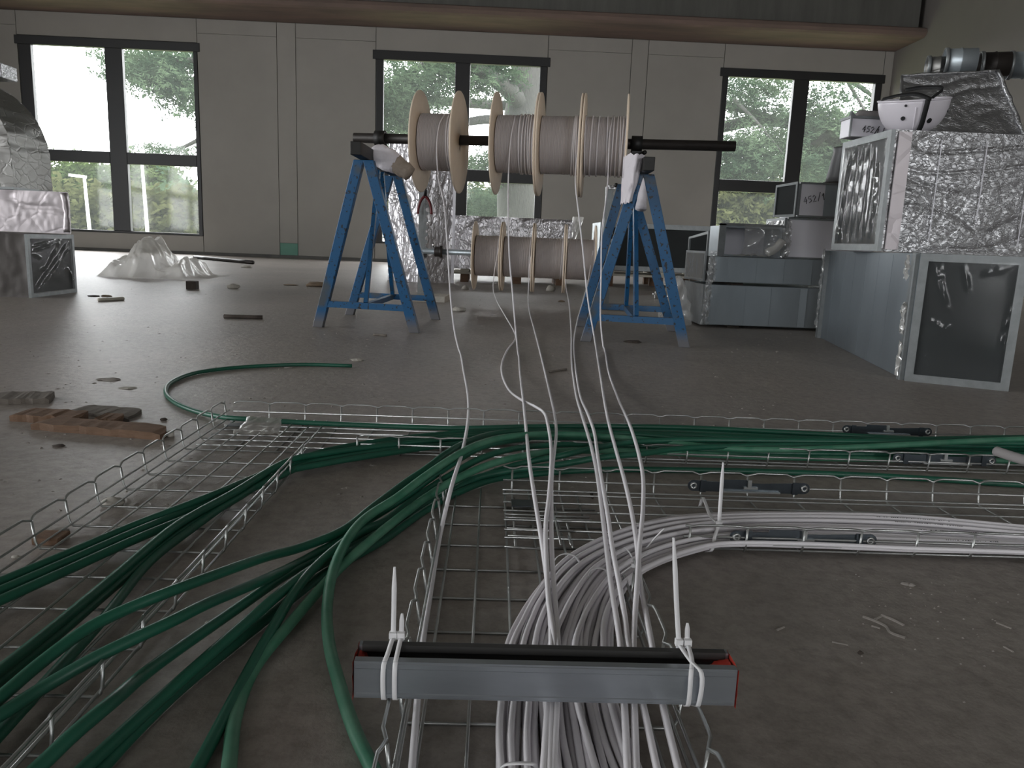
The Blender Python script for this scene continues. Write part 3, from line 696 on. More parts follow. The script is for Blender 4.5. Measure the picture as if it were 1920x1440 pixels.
# film shreds and standing seams on its long side; flange edge at the far end
sd = (C_ - A).normalized(); sn = V((sd.y, -sd.x, 0)); sn = sn if sn.x < 0 else -sn
for k in range(1, 7):
    p = A + sd * (.14 + .225 * k * .93)
    MB().hexa([p + V((0, 0, .012)), p + sd * .004 + V((0, 0, .012)), p + sd * .004 + sn * .0008 + V((0, 0, .012)), p + sn * .0008 + V((0, 0, .012)), p + V((0, 0, ZB - .01)), p + sd * .004 + V((0, 0, ZB - .01)), p + sd * .004 + sn * .0008 + V((0, 0, ZB - .01)), p + sn * .0008 + V((0, 0, ZB - .01))]).build('seam', 'galv_dark', t)
def upright(p, wd, name='corner_flange', m='flange', h=ZB):
    MB().hexa([p - sd * wd, p, p + sn * .022, p + sn * .022 - sd * wd, p - sd * wd + V((0, 0, h)), p + V((0, 0, h)), p + sn * .022 + V((0, 0, h)), p + sn * .022 - sd * wd + V((0, 0, h))]).build(name, m, t)
upright(C_ + V((0, 0, .0)), .05); upright(A + sd * .036, .03)
def shred(p, dirv, wv, n, seed, par, m='film', name='film_shred', ln=.12):
    mb = MB(); p, dirv, wv = V(p), V(dirv), V(wv)
    mb.grid(lambda u, v: p + dirv * (v * ln) + wv * ((u - .5) * (1 - .4 * v)) + V((nz(u * 4, v * 5, seed), nz(u * 5, v * 4, seed + 3), nz(u * 5, v * 5, seed + 6))) * .018, n, n + 4)
    mb.build(name, m, par, True)
for k, (f, z, l) in enumerate(((.015, .02, .14), (.03, .20, .13), (.06, .43, .10))):
    p = A + sd * f + sn * .03 + V((0, 0, z)); shred(p, (0, 0, 1), sd * .05, 6, k * 3 + 1, t, 'film_milky', 'film_shred', l)
for k in range(4):
    p = C_ - sd * .03 + sn * .03 + V((0, 0, .06 + .12 * k)); shred(p, (0, 0, 1), sd * .05, 6, k * 5 + 2, t, 'film', 'film_shred', .13)

# --- right: big foil-wrapped duct lying on it, film over its left end
ZF0, ZF1 = ZB + .004, 1.112
br_ = PY(1652, 470, 3.75); xL = br_.x; YN, YF = 3.75, 4.27
t = thing('foil_duct', 'large crinkled foil wrapped duct lying on the galvanised duct at right', 'duct', (xL + .45, 4.0, ZF0))
duct_body([(xL, YN), (xL + .92, YN), (xL + .92, YF), (xL, YF)], ZF0, ZF1, 'foil', t, .0052, (2.4, 13), 1, 'foil_wrap', .0072)
end_frame([V((xL, YF, ZF0)), V((xL, YN, ZF0)), V((xL, YN, ZF1)), V((xL, YF, ZF1))], t, .034, .02, 'film_fold', .024, 5, 44, folds=((.10, .05, .22, .95, .05, .8), (.28, .10, .36, .98, .05, 1), (.42, .05, .52, .95, .05, .9), (.58, .12, .63, .98, .05, 1), (.74, .05, .75, .9, .06, .8), (.92, .3, .86, .75, .04, 1.2), (.86, .02, .9, .4, .03, .7), (.2, .04, .05, .2, .04, .8), (.2, .7, .35, .98, .03, .6)))
MB().box((xL + .012, YN - .012, ZF0 + .01), (xL + .075, YN - .004, ZF1 - .01)).build('foil_tape', 'foil_pink', t)
for k in range(3):
    x = xL + .22 + .22 * k; MB().box((x, YN - .0125, ZF0 + .05 + .1 * (k % 2)), (x + .0022, YN - .008, ZF1 - .04)).build('tape_edge', 'galv_light', t)
# --- tapered foil duct on top of it
ZT0 = ZF1 + .012
bl, brr = PY(1684, 256, 3.88), PY(1921, 250, 3.88); tl, trr = PY(1690, 147, 4.02), PY(1872, 122, 4.02)
zt = (tl.z + trr.z) / 2
Bq = [V((bl.x, 3.88, ZT0)), V((brr.x, 3.88, ZT0)), V((brr.x + .05, 4.30, ZT0)), V((bl.x * 4.30 / 3.88 + .02, 4.30, ZT0))]
Tq = [V((tl.x, 4.02, zt - .03)), V((trr.x, 4.02, zt + .015)), V((trr.x + .12, 4.34, zt + .02)), V((tl.x * 4.34 / 4.02 + .02, 4.34, zt - .03))]
t = thing('tapered_foil_duct', 'tapered foil wrapped duct on top of the big foil duct, behind the helmet', 'duct', ((bl.x + brr.x) / 2, 4.1, ZT0))
mb = MB()
for i in range(4):
    j = (i + 1) % 4; crinkle(mb, [Bq[i], Bq[j], Tq[j], Tq[i]], .007, (2.4, 12), 61 + i * 5, .0085)
crinkle(mb, Tq, .008, (3, 13), 90, .012); mb.add(Bq, [(3, 2, 1, 0)]); mb.build('foil_wrap', 'foil', t, True)
for p, q, wd in ((Bq[1], Tq[1], .035), (Bq[0], Tq[0], .02), (Tq[0], Tq[1], .022), (Bq[0], Bq[1], .016)):
    mb = MB(); P = [p.lerp(q, k / 14) for k in range(15)]
    mb.tube([v + V((0, -.004, 0)) for v in P], wd * .32, 6); mb.v = [v + V((nz(v.x * 40, v.z * 40, 1), nz(v.x * 40, v.z * 40, 5), nz(v.x * 40, v.z * 40, 9))) * .008 for v in mb.v]
    mb.build('foil_tape', 'foil', t, True)
# --- round duct fittings lying on the tapered duct
def ring_pipe(px0, px1, Y, zc, r, lab, m='galv', collar=True):
    a, b = PY(px0[0], px0[1], Y), PY(px1[0], px1[1], Y); a.z = zc; b.z = zc; ax = (b - a)
    t = thing('round_duct_fitting', lab, 'duct fitting', ((a.x + b.x) / 2, Y, zc - r), 'round duct fittings on the tapered duct'); L_ = ax.length; ax.normalize(); ax = (ax + V((0, -.35, 0))).normalized()
    MB().lathe([(0, r - .004), (0, r), (L_ * .45, r), (L_ * .47, r + .004), (L_ * .5, r + .004), (L_ * .52, r), (L_, r), (L_, r - .004)], a, ax, 26, True).build('shell', m, t, True)
    MB().lathe([(L_ * .3, .002), (L_ * .3, r - .005), (L_ * .32, r - .005), (L_ * .32, .002)], a, ax, 26, True).build('inner_disc', 'inside', t)
    if collar: MB().lathe([(-.004, r), (-.004, r + .006), (.012, r + .006), (.012, r)], a, ax, 26, True).build('rim', 'flange', t, True)
zp = zt + .026
ring_pipe((1738, 125), (1778, 125), 4.22, zp + .035, .052, 'small foil grey round duct fitting, leftmost on the tapered duct', 'foil_dark')
ring_pipe((1770, 120), (1822, 120), 4.18, zp + .058, .062, 'shiny grey round duct fitting with dark open mouth on the tapered duct')
ring_pipe((1838, 115), (1886, 115), 4.20, zp + .056, .060, 'dull round duct fitting second from the right on the tapered duct', 'pipe')
ring_pipe((1893, 112), (1945, 112), 4.22, zp + .064, .066, 'dark round duct fitting, rightmost on the tapered duct', 'galv')
# --- helmet
hc = PY(1714, 190, 3.90); hc.z = 1.277; tilt = Matrix.Rotation(R(-6), 3, 'Y') @ Matrix.Rotation(R(10), 3, 'X')
t = thing('safety_helmet', 'white safety helmet lying upside down with black strap on the foil duct', 'helmet', (hc.x, hc.y, hc.z - .16))
mb = MB(); NU, NV = 40, 14
def dome(k, j, gr=1.0):
    an = 2 * math.pi * k / NU; ph = (math.pi / 2) * j / NV
    r = math.cos(ph) ** .62; rx, ry = .168, .128
    rid = 1 + .02 * max(0, math.cos(3 * an - 1)) * math.sin(2 * ph)
    return hc + tilt @ V((rx * r * math.cos(an) * rid * gr, ry * r * math.sin(an) * rid * gr, -.158 * math.sin(ph) ** 1.15 * gr))
vs = []; fs = []
for j in range(NV + 1):
    for k in range(NU): vs.append(dome(k, j))
for j in range(NV):
    for k in range(NU): fs.append((j * NU + k, (j + 1) * NU + k, (j + 1) * NU + (k + 1) % NU, j * NU + (k + 1) % NU))
o2 = len(vs)
for j in range(NV + 1):
    for k in range(NU): vs.append(dome(k, j, .965))
for j in range(NV):
    for k in range(NU): fs.append((o2 + j * NU + k, o2 + j * NU + (k + 1) % NU, o2 + (j + 1) * NU + (k + 1) % NU, o2 + (j + 1) * NU + k))
for k in range(NU): fs.append((k, (k + 1) % NU, o2 + (k + 1) % NU, o2 + k))
mb.add(vs, fs).build('shell', 'helmet', t, True)
MB().tube([dome(k, 0) + V((0, 0, 0)) for k in list(range(NU)) + [0, 1]], .005, 6, False).build('rim', 'helmet', t, True)
def on_dome(an, ph, off=.002):
    k = an / 360 * NU; j = ph / 90 * NV; p = dome(k, j); c = hc + tilt @ V((0, 0, -.05)); return p + (p - c).normalized() * off
for an, ph, r_ in ((232, 33, .010), (236, 10, .006), (281, 40, .012), (330, 25, .006)):
    p = on_dome(an, ph); nrm = (p - (hc + tilt @ V((0, 0, -.05)))).normalized()
    MB().lathe([(-.004, .001), (-.004, r_), (.001, r_), (.001, .001)], p, nrm, 14, True).build('vent_hole', 'ink', t)
for a0_, w_ in ((252, .9), (268, .8)):
    MB().tube([on_dome(a0_, ph, .001) for ph in range(14, 64, 6)], .0035, 6).build('ridge', 'helmet', t, True)
def band(pts, wv, th, name, par, m='strap'):
    mb = MB(); P = smooth_path(pts, 5); wv = V(wv)
    for i in range(len(P) - 1):
        pass
    vs = [];
    for p in P: vs += [p - wv, p + wv]
    mb.add(vs, [(2 * i, 2 * i + 1, 2 * i + 3, 2 * i + 2) for i in range(len(P) - 1)])
    o = mb.build(name, m, par, True); s_ = o.modifiers.new('thickness', 'SOLIDIFY'); s_.thickness = th; s_.offset = 1; return o
band([on_dome(266, 60, .006), on_dome(266, 45, .006), on_dome(266, 25, .007), on_dome(267, 8, .010), hc + tilt @ V((-.005, -.135, .012))], (.012, 0, 0), .003, 'chin_strap', t)
band([hc + tilt @ V((-.0, -.138, .004)), hc + tilt @ V((-.04, -.10, .026)), hc + tilt @ V((-.09, -.02, .024)), hc + tilt @ V((-.14, .04, .008))], (.006, .004, .008), .003, 'chin_strap', t)
band([hc + tilt @ V((.002, -.138, .0)), hc + tilt @ V((.05, -.10, .02)), hc + tilt @ V((.11, -.045, .045)), hc + tilt @ V((.05, .03, .052)), hc + tilt @ V((-.02, .06, .045))], (.002, .004, .009), .003, 'chin_strap', t)

# --- marker strokes on sheet metal (hand-written size notes)
GLYPH = {'4': [[(.6, 1), (0, .35), (.8, .4)], [(.6, .75), (.55, 0)]], '5': [[(.8, 1), (.2, .95), (.15, .6), (.6, .6), (.75, .25), (.1, .05)]], '2': [[(.05, .75), (.4, 1), (.75, .75), (.1, .05), (.8, .1)]], '/': [[(.1, 0), (.9, 1.25)]],
         '1': [[(.2, .7), (.5, 1), (.45, 0)]], 'L': [[(.2, .9), (.1, .1), (.5, .15)]], 'd': [[(.6, .45), (.2, .35), (.25, .02), (.6, .2)], [(.65, 1), (.6, 0)]]}
def writing(text, o, ux, uy, h, par):
    o, ux, uy = V(o), V(ux).normalized(), V(uy).normalized(); x = 0
    for ch in text:
        if ch == ' ': x += .5 * h; continue
        for st in GLYPH[ch]:
            MB().tube([o + ux * (x + p[0] * h * .62) + uy * (p[1] * h) for p in st], .0022, 5).build('marker_stroke', 'ink', par)
        x += h * .68
# --- box with writing standing on the far edge of the foil duct
YB = 4.12
x0, x1 = PY(1592, 260, YB).x, PY(1590, 260, YB).x + .34; zb1 = PY(1592, 221, YB).z
t = thing('sheet_metal_box', 'bright sheet metal box with marker writing, half behind the helmet', 'duct section', ((x0 + x1) / 2, YB + .06, ZF1 + .013), 'written sheet metal boxes')
MB().box((x0, YB, ZF1 + .013), (x1, YB + .12, zb1)).build('body', 'galv_light', t, bevel=.003)
MB().box((x0 - .006, YB - .006, zb1), (x1, YB + .126, zb1 + .012)).build('top_rim', 'flange', t)
MB().prism([(x0 - .005, YB, zb1 + .012), (x0 + .025, YB, zb1 + .012), (x0, YB, zb1 + .035)], (0, .02, 0)).build('bent_corner', 'flange', t)
MB().box((x0 - .006, YB - .008, ZF1 + .014), (x0 + .004, YB, zb1)).build('edge_flange', 'flange', t)
writing('452/', PY(1616, 247, YB - .003), (1, 0, -.1), (.15, 0, 1), .032, t); writing('Ld', PY(1644, 252, YB - .003), (1, 0, .1), (.1, 0, 1), .03, t)
sk = PY(1633, 209, YB + .05)
mb = MB(); mb.grid(lambda u, v: (PY(1610, 205, YB + .03).x + .2 * u, YB + .02 + .09 * v, zb1 + .013 + .034 * (math.sin(math.pi * min(1, max(0, v))) ** .5) * min(1, u * 9 + .1) * (1 + .35 * nz(u * 6, v * 4, 2))), 20, 10)
sko = mb.build('folded_sack', 'sack', None, True); tag(sko, 'crumpled grey sack on top of the bright written box by the helmet', 'sack')
sko.modifiers.new('thickness', 'SOLIDIFY').thickness = -.004

# --- long galvanised ducts stacked on the floor
YL = 5.15; lx0 = G(1310, 612).x; lx1 = 2.75
def long_duct(z0, z1, x0, lab, seed, seams):
    t = thing('long_duct', lab, 'duct', ((x0 + lx1) / 2, YL + .25, z0), 'long flat ducts stacked on the floor')
    duct_body([(x0 + .02, YL), (lx1, YL), (lx1, YL + .5), (x0 + .02, YL + .5)], z0, z1, 'galv', t)
    for s in seams:    # the sheet is folded in slightly stepped panels
        xa, xb = PY(s[0], 560, YL).x, PY(s[1], 560, YL).x
        MB().hexa([(xa, YL - s[2] * .3, z0 + .006), (xb, YL - s[2], z0 + .006), (xb, YL + .004, z0 + .006), (xa, YL + .004, z0 + .006), (xa, YL - s[2] * .3, z1 - .006), (xb, YL - s[2], z1 - .006), (xb, YL + .004, z1 - .006), (xa, YL + .004, z1 - .006)]).build('panel', 'galv', t)
    MB().box((x0 - .005, YL - .015, z0), (x0 + .025, YL + .51, z1)).build('end_flange', 'flange', t)
    return t
t1_ = long_duct(.018, .288, lx0, 'long galvanised duct on the floor, lower of the two, plastic at left end', 1, ((1345, 1396, .004), (1397, 1444, .005), (1445, 1498, .004), (1499, 1512, .007)))
t2_ = long_duct(.306, .476, lx0 + .03, 'long galvanised duct lying on top of the lower long duct', 2, ((1360, 1412, .003), (1413, 1464, .005), (1465, 1516, .006)))
for xx in (lx0 + .2, lx0 + 1.1):    # spacers between them
    MB().box((xx, YL + .05, .288), (xx + .08, YL + .45, .306)).build('spacer', 'dark_bit', t2_)
    MB().box((xx, YL + .05, 0), (xx + .08, YL + .45, .018)).build('spacer', 'dark_bit', t1_)
for k in range(4):
    shred((lx0 + .02, YL - .02 - .01 * k, .02 + .06 * k), (0, 0, 1), (.06, .01, 0), 6, 60 + k, t1_, 'film', 'film_shred', .12)
for k in range(3):
    shred((lx0 + .04, YL - .02, .31 + .05 * k), (0, 0, 1), (.06, .01, 0), 6, 70 + k, t2_, 'film', 'film_shred', .1)
# loose open flanges at their left end
fr1 = [PY(1307, 530, 5.25), PY(1322, 528, 5.2), PY(1328, 470, 5.2), PY(1311, 467, 5.25)]
end_frame([V((lx0 - .03, YL + .38, .306)), V((lx0 + .01, YL + .02, .306)), V((lx0 + .01, YL + .02, .506)), V((lx0 - .03, YL + .38, .506))], t2_, .016, .012, 'film', .01, 9, 12)
end_frame([V((lx0 - .0, YL + .46, .476)), V((lx0 + .045, YL + .12, .476)), V((lx0 + .045, YL + .12, .64)), V((lx0 - .0, YL + .46, .60))], t2_, .014, .012, sheet=False, inner=False)

# --- film-wrapped short duct and boxes on top of the long ducts
Z3 = .478
YS = 5.24; xa, xb = PY(1352, 480, YS).x, PY(1462, 485, YS).x; zt_ = PY(1400, 424, YS).z
t = thing('open_duct_section', 'short open duct section wrapped in torn clear film on the long ducts', 'duct section', ((xa + xb) / 2, YS + .15, Z3))
for a, b in (((xa, YS, Z3), (xa + .02, YS + .32, zt_)), ((xb - .02, YS, Z3), (xb, YS + .32, zt_)), ((xa + .02, YS, zt_ - .012), (xb - .02, YS + .32, zt_)), ((xa + .02, YS, Z3), (xb - .02, YS + .32, Z3 + .01)), ((xa + .02, YS + .29, Z3 + .01), (xb - .02, YS + .3, zt_ - .012))):
    MB().box(a, b).build('sheet_side', 'galv_light' if a[1] > YS + .2 else 'galv', t)
MB().box((xa - .03, YS - .012, Z3 + .0), (xa + .014, YS, zt_ + .01)).build('end_flange', 'flange', t); MB().box((xa - .03, YS - .012, zt_), (xb, YS, zt_ + .016)).build('end_flange', 'flange', t)
mb = MB(); mb.grid(lambda u, v: V((xa + .0 + (xb - xa + .03) * (.30 + .72 * u), YS - .03 - .03 * math.sin(math.pi * v) + .03 * nz(u * 5, v * 4, 3), Z3 + .004 + (zt_ - Z3 + .012) * v * (1 - .1 * u) + .012 * nz(u * 6, v * 6, 8))), 26, 18); mb.build('torn_film', 'film', t, True)
lump_tube([V((xb - .11, YS - .05, Z3 + .03)), V((xb - .06, YS - .05, Z3 + .06)), V((xb - .015, YS - .05, Z3 + .115))], [.028, .03], 12, .008, 12, 'film_roll', 'film_milky', t)
mb = MB(); mb.grid(lambda u, v: V((xa + .03 + (xb - xa - .1) * u, YS - .075 + .07 * v, Z3 + .006 + .03 * abs(nz(u * 6, v * 3, 2)) * math.sin(math.pi * u))), 20, 8); mb.build('film_fold', 'film_milky', t, True)
def sheet_box(pxl, pxr, Y, z0, ytop, dp, lab, m='galv_light', dark_from=None, seed=0):
    xa, xb = PY(pxl, 440, Y).x, PY(pxr, 440, Y).x; z1 = PY((pxl + pxr) / 2, ytop, Y).z
    t = thing('sheet_metal_box', lab, 'duct section', ((xa + xb) / 2, Y + dp / 2, z0), 'written sheet metal boxes')
    MB().box((xa, Y, z0), (xb, Y + dp, z1)).build('body', m, t, bevel=.003)
    MB().box((xa - .004, Y - .008, z1 - .001), (xb, Y + dp, z1 + .010)).build('top_rim', 'flange', t)
    MB().box((xa - .004, Y - .006, z0 - .000), (xb, Y, z0 + .012)).build('bottom_rim', 'flange', t)
    MB().box((xa - .012, Y - .008, z0 + .012), (xa + .004, Y, z1)).build('edge_flange', 'flange', t)
    return t, xa, xb, z1
YX = 5.22
tb, xa, xb, z1a = sheet_box(1476, 1640, YX, Z3, 414, .36, 'bright plain sheet metal box on the long ducts, below the written one', seed=1)
end_frame([V((xa - .02, YX + .34, Z3)), V((xa - .012, YX - .0, Z3)), V((xa - .012, YX - .0, z1a + .006)), V((xa - .02, YX + .34, z1a + .006))], tb, .018, .012, 'film', .012, 14, 12)
for k in range(3): shred((xa + .0, YX - .02, Z3 + .01 + .07 * k), (0, 0, 1), (.045, 0, 0), 6, 80 + k, tb, 'film', 'film_shred', .1)
tb2, xa2, xb2, z1b = sheet_box(1492, 1650, YX + .03, z1a + .018, 347, .33, 'bright sheet metal box with marker writing above the plain box', seed=2)
zq = z1a + .018
end_frame([V((xa2 - .075, YX + .26, zq)), V((xa2 - .012, YX + .03, zq)), V((xa2 - .012, YX + .03, z1b + .012)), V((xa2 - .075, YX + .26, z1b + .0))], tb2, .016, .012, sheet=False)
MB().box((PY(1545, 380, YX + .03).x, YX + .028, zq + .012), (xb2, YX + .0305, z1b - .002)).build('darker_fold', 'galv', tb2)  # darker sheet over the right part of the box front
writing('452/1', PY(1508, 383, YX + .026), (1, 0, .25), (-.25, 0, 1), .045, tb2)
# dark conical reducer on top, film heap behind it
rc_ = PY(1581, 340, YX + .15); zr = z1b + .011
t = thing('duct_reducer', 'dark conical duct reducer standing on the upper written box', 'duct fitting', (rc_.x, YX + .17, zr))
MB().lathe([(0, .116), (.012, .116), (.014, .108), (.05, .104), (.22, .075), (.235, .078), (.25, .078), (.252, .07), (.252, .002)], (rc_.x, YX + .17, zr), (0, 0, 1), 30).build('shell', 'dull_steel', t, True)
MB().lathe([(.0, .118), (.0, .122), (.016, .122), (.016, .118)], (rc_.x, YX + .17, zr), (0, 0, 1), 30, True).build('rim', 'pipe', t, True)
mb = MB(); fx = PY(1552, 270, YX + .2); mb.grid(lambda u, v: V((fx.x - .12 + .22 * u, YX + .10 + .12 * v, zr + .253 + .10 * math.sin(math.pi * min(1, u * 1.1)) * math.sin(math.pi * v) + .035 * nz(u * 6, v * 5, 4))), 20, 12)
tag(mb.build('film_sheet', 'film', None, True), 'crumpled clear film resting on the dark conical reducer', 'plastic sheet')
# clear film heap at the left end of the long ducts
fa = G(1300, 612); mb = MB()
def heap(u, v):
    an = 2 * math.pi * u; r = .16 * (1 - v) ** .5 * (1 + .3 * nz(math.cos(an) * 2, math.sin(an) * 2, 5)); z = .33 * v ** 1.0
    return V((fa.x - .09 + r * math.cos(an) * .75, fa.y + .16 + r * math.sin(an), z)) + V((nz(an * 2, v * 6, 1), nz(an * 2, v * 6, 4), .4 * nz(an * 2, v * 6, 7))) * .03 * min(1, v * 8)
mb.grid(heap, 40, 22); tag(mb.build('film_heap', 'film', None, True), 'standing heap of wrinkled clear film at left end of the long ducts', 'plastic sheet')

# --- dark duct on pallet timbers by the back wall, behind the right trestle
dx0, dx1, DY = 1.35, 2.84, 10.0
t = thing('lying_duct', 'dark open duct lying on pale timbers behind the right trestle', 'duct', ((dx0 + dx1) / 2, DY + .4, .2))
duct_body([(dx0, DY), (dx1, DY), (dx1, DY + .8), (dx0, DY + .8)], .20, .80, 'galv', t)
end_frame([V((dx0, DY, .2)), V((dx1, DY, .2)), V((dx1, DY, .80)), V((dx0, DY, .80))], t, .06, .02, 'film_dark', .01, 20, 16, sheet=False)
tp = thing('timber_pallet', 'low pale timber pallet under the dark lying duct', 'pallet', ((dx0 + dx1) / 2, DY + .3, 0))
for y in (DY - .12, DY + .3, DY + .7): MB().box((dx0 - .15, y, .13), (dx1 + .1, y + .11, .155)).build('board', 'wood_pale', tp)
for x in (dx0 + .1, (dx0 + dx1) / 2, dx1 - .2):
    MB().box((x, DY - .1, .155), (x + .1, DY + .8, .198)).build('runner', 'wood_pale', tp)
    for y in (DY - .1, DY + .32, DY + .71): MB().box((x, y, 0), (x + .09, y + .09, .13)).build('block', 'wood', tp)
# --- horizontal foil duct behind the low spools, on its timbers
hx0, hx1, HY = -.50, .98, 9.6
t = thing('foil_duct', 'foil wrapped duct lying behind the lower spools', 'duct', ((hx0 + hx1) / 2, HY + .3, .16))
duct_body([(hx0, HY), (hx1, HY), (hx1, HY + .6), (hx0, HY + .6)], .16, .80, 'foil_v', t, .012, (2.4, 9), 5, 'foil_wrap', .012)
mb = MB(); mb.grid(lambda u, v: V((hx1 - .03 + .14 * u * (.3 + .7 * v), HY - .01 + .03 * nz(u * 4, v * 4, 2), .50 + .34 * v)), 8, 10); mb.build('film_flap', 'film_milky', t, True)
tp = thing('timber_pallet', 'low pale timber pallet under the foil duct behind the lower spools', 'pallet', ((hx0 + hx1) / 2, HY + .3, 0))
for y in (HY - .08, HY + .25, HY + .52): MB().box((hx0 - .0, y, .10), (hx1 + .12, y + .1, .125)).build('board', 'wood_pale', tp)
for x in (hx0 + .1, .25, hx1 - .2):
    MB().box((x, HY - .06, .125), (x + .1, HY + .6, .158)).build('runner', 'wood_pale', tp); MB().box((x, HY - .05, 0), (x + .1, HY + .62, .10)).build('block', 'wood', tp)
# --- upright foil duct behind the left trestle
vq = [PY(727, 524, 9.36), PY(787, 531, 9.02), PY(848, 534, 9.2)]
v0, v1, v2 = [V((p.x, p.y, 0)) for p in vq]; v3 = v0 + (v2 - v1)
t = thing('upright_foil_duct', 'tall foil wrapped duct standing upright behind the left trestle', 'duct', ((v0.x + v2.x) / 2, 9.3, 0))
duct_body([(v0.x, v0.y), (v1.x, v1.y), (v2.x, v2.y), (v3.x, v3.y)], .0, 1.60, 'foil_v', t, .013, (9, 2.2), 3, 'foil_wrap', .014)
MB().bar((v2.x, v2.y, 0), (v2.x, v2.y, 1.58), .03, .02, (0, 1, 0)).build('corner_tape', 'galv_light', t)

# --- left group: covered duct, foil duct on it, insulated elbow
bx, by0, by1, bz = -3.235, 5.47, 6.07, .438
t = thing('low_duct', 'grey duct on the floor at far left, dark film stretched over its end', 'duct', (bx - .5, 5.77, 0))
duct_body([(bx - 1.1, by0), (bx, by0), (bx, by1), (bx - 1.1, by1)], 0, bz, 'dull_wrap', t, .006, (3, 9), 7, 'body', .02)
end_frame([V((bx, by0, 0)), V((bx, by1, 0)), V((bx, by1, bz)), V((bx, by0, bz))], t, .03, .02, 'film_fold', .026, 11, 40, folds=((.04, .85, .6, .97, .03, .8), (.03, .76, .7, .96, .035, 1), (.06, .12, .86, .92, .03, .9), (.12, .06, .92, .84, .025, .7), (.3, .45, .68, .96, .03, 1), (.03, .72, .2, .64, .03, 1), (.78, .42, .95, .14, .05, 1.2), (.2, .42, .32, .46, .04, .9)))
t = thing('foil_duct', 'dull pinkish foil duct at far left, lying on the low duct', 'duct', (-3.8, 6.2, bz + .006))
duct_body([(-4.4, 5.93), (-3.165, 5.93), (-3.46, 6.50), (-4.4, 6.55)], bz + .006, .748, 'foil_pink', t, .007, (1.6, 5), 12, 'foil_wrap', .014)
lump_tube([V((-3.18, 5.915, bz + .02)), V((-3.172, 5.91, .6)), V((-3.185, 5.915, .74))], [.02, .02], 8, .012, 3, 'foil_tape', 'foil_pink', t)
mb = MB(); mb.grid(lambda u, v: V((-3.36 + .22 * u, 5.92 - .02 * v, .752 + .012 * abs(nz(u * 6, v * 2, 4)) + .0 * v)), 10, 4); mb.build('film_edge', 'film_milky', t, True)
# elbow
ecx, ecz, Ro, Ri, ey0, ey1 = -4.17, 1.0, .60, .10, 5.95, 6.46
t = thing('duct_elbow', 'large rounded insulated duct elbow at far left on the foil duct', 'duct', (ecx + .3, 6.2, .762))
mb = MB(); sec = []
stations = [(ecx + Ro, .764, ecx + Ri, .764), (ecx + Ro, .87, ecx + Ri, .87)] + [(ecx + Ro * math.cos(a), ecz + Ro * math.sin(a), ecx + Ri * math.cos(a), ecz + Ri * math.sin(a)) for a in [math.pi / 2 * k / 30 for k in range(31)]] + [(ecx - .3, ecz + Ro, ecx - .3, ecz + Ri)]
n = len(stations) - 1
def st(v):
    f = v * n; i = min(int(f), n - 1); f -= i; a, b = stations[i], stations[i + 1]; return [a[k] + (b[k] - a[k]) * f for k in range(4)]
def bumpy(p, s): return p + V((nz(p.x * 5 + s, p.y * 3, p.z * 16), nz(p.x * 6, p.y * 6 + s, p.z * 18), nz(p.x * 5, p.y * 3, p.z * 9 + s))) * .012
mb.grid(lambda u, v: bumpy(V((st(v)[0], ey0 + (ey1 - ey0) * u, st(v)[1])), 1), 24, 70)
mb.grid(lambda u, v: bumpy(V((st(v)[2] + (st(v)[0] - st(v)[2]) * u, ey0, st(v)[3] + (st(v)[1] - st(v)[3]) * u)), 2), 30, 70)
mb.grid(lambda u, v: V((st(v)[2], ey0 + (ey1 - ey0) * (1 - u), st(v)[3])), 4, 40)
mb.grid(lambda u, v: V((st(v)[0] + (st(v)[2] - st(v)[0]) * u, ey1, st(v)[1] + (st(v)[3] - st(v)[1]) * u)), 6, 40)
mb.build('foil_wrap', 'foil_dark', t, True)
MB().box((ecx + Ri - .02, ey0 - .012, .752), (ecx + Ro + .008, ey1, .770)).build('end_flange', 'flange', t)
fo = PY(11, 150, 6.15).x
tag(MB().box((fo - .22, 6.1, 1.565), (fo, 6.3, 1.67)).build('foil_offcut', 'foil', None, False, .006), 'small foil offcut lying on top of the duct elbow', 'foil scrap')

# --- plastic sheet heap by the left window
c0, c1 = G(205, 517), G(388, 522); mb = MB()
def sheet(u, v):
    x = c0.x - .03 + (c1.x - c0.x + .06) * u; y = 7.95 + 1.0 * v
    prof = (math.exp(-((u - .37) / .22) ** 2) * .36 + math.exp(-((u - .08) / .07) ** 2) * .16 + math.exp(-((u - .76) / .09) ** 2) * .19) * math.sin(math.pi * min(1, v * 1.03)) ** .55
    w = abs(nz(u * 5, v * 4, 1)) * .10 + abs(nz(u * 13 + nz(u * 4, v * 3, 7) * 3, v * 9, 4)) * .075 + abs(nz(u * 30, v * 24, 14)) * .02
    e = min(1, min(u, 1 - u, v, 1 - v) * 9)
    return V((x + .05 * nz(u * 6, v * 6, 2), y + .09 * nz(u * 6, v * 6, 5), .004 + e * max(0, prof * (1 - .35 * abs(nz(u * 4, v * 3, 8))) + w * prof * 2.2 + .03 * abs(nz(u * 9, v * 9, 6)))))
mb.grid(sheet, 120, 80); o = mb.build('plastic_sheet', 'film_milky', None, True)
tag(o, 'big crumpled milky plastic sheet heaped on the floor below the left window', 'plastic sheet')

